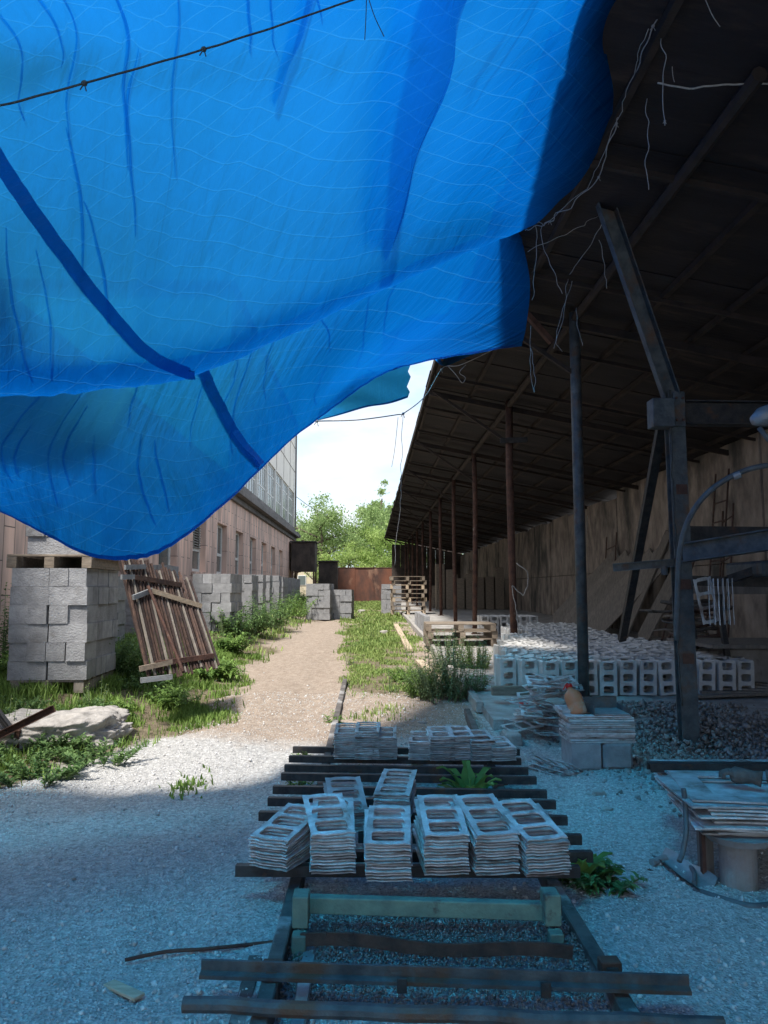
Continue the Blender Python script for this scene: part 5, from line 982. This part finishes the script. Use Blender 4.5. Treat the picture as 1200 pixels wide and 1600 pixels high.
# ------------------------------------------------------------------ plants
def plant(x, y, h, rad, nst, leaf, label, m_='leaf_bush', seed=0, name='bush', per=26, z=None, droop=.35, grp=None, up=False, cat='bush'):
    rs = np.random.default_rng(seed + 77); r = random.Random(seed); zb = tzf(x, y) - .02 if z is None else z; root = empty(name, (x, y, zb), label, cat, grp); sb = MB(); pos = []; rots = []; scs = []
    for i in range(nst):
        a_ = r.uniform(0, 6.28); q = math.sqrt(r.random()); b0 = Vector((x + math.cos(a_) * rad * .55 * q, y + math.sin(a_) * rad * .55 * q, zb)); hh = h * r.uniform(.6, 1.1) * (1 - .3 * q); 
        lean_ = rad * .6 * q * r.uniform(.4, 1.2); tp = b0 + Vector((math.cos(a_) * lean_, math.sin(a_) * lean_, hh)); md = b0.lerp(tp, .5) + Vector((math.cos(a_), math.sin(a_), 0)) * (-.08 * lean_) + Vector((r.uniform(-.04, .04), r.uniform(-.04, .04), 0)) * h
        c = curve([b0, md, tp], 5); sb.tube(c, [.0065 * (1 - .07 * k) for k in range(len(c))], 4, cap=False)
        for k in range(per):
            t = .12 + .88 * (k + r.random()) / per; p = c[min(int(t * (len(c) - 1)), len(c) - 1)].lerp(c[min(int(t * (len(c) - 1)) + 1, len(c) - 1)], (t * (len(c) - 1)) % 1); az = k * 2.4 + r.uniform(-.5, .5) + i; el = r.uniform(-.2, .8) if not up else r.uniform(.4, 1.1)
            d = Vector((math.cos(az) * math.cos(el), math.sin(az) * math.cos(el), math.sin(el))); sd = Vector((0, 0, 1)).cross(d).normalized(); nn = d.cross(sd)
            pos.append(p); rots.append([[d.x, sd.x, nn.x], [d.y, sd.y, nn.y], [d.z, sd.z, nn.z]]); scs.append(leaf * r.uniform(.55, 1.2) * (1.1 - .45 * t))
    lf = ([(0, 0, 0), (.3, -.2, .05), (.3, .2, .05), (.68, -.16, .0), (.68, .16, .0), (1, 0, -droop), (.5, 0, -.03)], [(0, 1, 6), (0, 6, 2), (1, 3, 6), (2, 6, 4), (3, 5, 6), (6, 5, 4)])
    V, F = scatter(np.array([list(p) for p in pos]), np.array(scs), lf[0], lf[1], rot=np.array(rots)); npmesh('foliage', V, F, M[m_], root, off=(x, y, zb)); sb.build('stem', M['leaf_grey'], root); return root
def at(u, v, z): p = G(u, v, z); return p.x, p.y
x_, y_ = at(165, 1072, .35); plant(x_, y_ - .1, .70, .52, 60, .085, 'dense nettle bush before the big left block stack', 'leaf_bush', 1, per=34)
x_, y_ = at(215, 1075, .3); plant(x_, y_, .46, .42, 40, .075, 'lower leafy bush at the foot of the leaning rack', 'leaf_bush', 2, per=30)
x_, y_ = at(262, 1098, .25); plant(x_, y_, .26, .34, 26, .09, 'broad-leaved weed right before the rack foot', 'leaf_weed', 3, name='weed', cat='weed')
x_, y_ = at(190, 1142, .1); plant(x_, y_, .22, .22, 16, .09, 'big-leaved weed at the corner of the concrete lump', 'leaf_weed', 4, name='weed', cat='weed', per=18)
x_, y_ = at(40, 1072, .4); plant(x_, y_ + .15, .38, .5, 60, .12, 'light green weed below the big block stack', 'leaf_weed', 5, name='weed', cat='weed', up=True)
x_, y_ = at(100, 1070, .4); plant(x_, y_ + .15, .34, .45, 50, .11, 'low weed right below the middle of the big block stack', 'leaf_weed', 6, name='weed', cat='weed', up=True)
x_, y_ = at(4, 1060, .45); plant(x_ - .15, y_ + .3, 1.35, .3, 12, .09, 'tall nettles at the left edge before the factory wall', 'leaf_bush', 7, name='nettles', cat='nettles', per=46)
x_, y_ = at(28, 1052, .45); plant(x_ - .3, y_ + .5, 1.65, .12, 3, .07, 'single very tall seeding stalk left of the block stack', 'leaf_grey', 8, name='weed', cat='weed', per=60)
for i in range(7):
    x_, y_ = at([30, 90, 60, 120, 20, 150, 215][i], [1200, 1185, 1225, 1160, 1165, 1200, 1118][i], .05); plant(x_, y_, .2, .4, 24, .07, 'low grassy weed in the lower left patch, %s of seven' % ORD[i], 'leaf_bush', 20 + i, name='weed', cat='weed', grp='weeds of the lower left patch', up=True)
for i, (u, v, h_, rd, m_) in enumerate(((385, 994, .95, .7, 'leaf_bush'), (420, 985, 1.0, .8, 'leaf_bush'), (455, 972, .9, .9, 'leaf_weed'), (365, 1000, .7, .5, 'leaf_bush'), (435, 962, .9, 1.0, 'leaf_bush'), (465, 958, .8, 1.0, 'leaf_weed'), (350, 1012, .4, .6, 'leaf_weed'), (330, 1035, .3, .5, 'leaf_weed'))):
    x_, y_ = at(u, v, .5); plant(x_, y_, h_, rd, 40, .12, 'tall green bush beside the second block stack, %s from the near side' % ORD[i], m_, 40 + i, per=26, grp='bushes along the block stacks')
for i, (u, v, h_, rd, m_) in enumerate(((690, 1098, .62, .42, 'leaf_grey'), (725, 1095, .5, .36, 'leaf_grey'), (660, 1092, .4, .38, 'leaf_weed'), (705, 1060, .75, .4, 'leaf_grey'), (742, 1062, .55, .28, 'leaf_weed'), (640, 1070, .25, .35, 'leaf_weed'))):
    x_, y_ = at(u, v, .2); plant(x_, y_, h_, rd, 40, .055, 'feathery grey-green bush at the shed kerb, %s of the clump' % ORD[i], m_, 60 + i, per=44, grp='wormwood clump at the kerb')
for i, (u, v, h_) in enumerate(((668, 1090, 1.0), (700, 1085, .85), (748, 1080, .95), (712, 1090, 1.1))):
    x_, y_ = at(u, v, .25); plant(x_, y_, h_, .12, 3, .06, 'tall thin stalk rising from the kerb clump, %s from the left' % ORD[i], 'leaf_grey', 80 + i, name='weed', cat='weed', per=50, grp='tall stalks at the kerb')
for i, (u, v, h_) in enumerate(((350, 1022, .5), (395, 1003, .6), (585, 1010, .4), (640, 1035, .45), (548, 1045, .3), (15, 1150, .45), (150, 1120, .4), (610, 1080, .3))):
    x_, y_ = at(u, v, .25); plant(x_, y_, h_, .16, 9, .035, 'dry brownish weed stalks at the edge of the track, %s counted from the far left' % ORD[i], 'grass_dry', 120 + i, name='weed', cat='weed', per=12, grp='dry stalks along the track')
def thistle(x, y, z, h, n, seed, label):
    r = random.Random(seed); root = empty('thistle', (x, y, z), label, 'thistle'); mb = MB()
    for i in range(n):
        a_ = i * 2.4; L_ = h * r.uniform(.7, 1.15); up_ = .35 + .65 * (i / n); pts = [Vector((x, y, z)) + Vector((math.cos(a_) * L_ * t * (1 - .45 * up_), math.sin(a_) * L_ * t * (1 - .45 * up_), L_ * up_ * t * (1.25 - .55 * t * t))) for t in (0, .2, .4, .6, .8, 1)]
        sd = Vector((-math.sin(a_), math.cos(a_), 0)); wd = [.012, .03, .045, .04, .026, .002]; v = []
        for k, p in enumerate(pts):
            jag = .6 if k % 2 else 1.1; v += [p - sd * wd[k] * jag * h * 3 + Vector((0, 0, .012)), p, p + sd * wd[k] * jag * h * 3 + Vector((0, 0, .012))]
        mb.add(v, [(k * 3 + j, k * 3 + j + 1, k * 3 + j + 4, k * 3 + j + 3) for k in range(5) for j in (0, 1)])
    mb.build('foliage', M['leaf_weed'], root); MB().tube([(x, y, z), (x, y, z + h * .5)], [.012, .006], 6).build('stem', M['leaf_weed'], root); return root
x_, y_ = at(738, 1252, .08); thistle(x_, y_ + .1, .02, .36, 20, 3, 'broad-leaved thistle growing up between the bars')
x_, y_ = at(915, 1400, 0); thistle(x_, y_ + .1, 0, .26, 16, 5, 'dark leafy weed beside the right rail near the front plates')
x_, y_ = at(955, 1405, 0); plant(x_ - .04, y_ + .08, .13, .22, 16, .085, 'low dark weed right of the front plate stacks', 'leaf_bush', 91, name='weed', cat='weed', per=14)
x_, y_ = at(520, 1140, .1); plant(x_, y_, .16, .12, 8, .06, 'small weed left of the back plate row', 'leaf_weed', 92, name='weed', cat='weed', per=12)
for i, (u, v) in enumerate(((470, 1236), (560, 1225), (470, 1200), (650, 1208), (700, 1170))): x_, y_ = at(u, v, .02); plant(x_, y_, .09, .1, 9, .05, 'tiny green weed between the dark bars, %s from the left and front' % ORD[i], 'leaf_weed', 100 + i, name='weed', cat='weed', per=9, grp='tiny weeds between the bars')
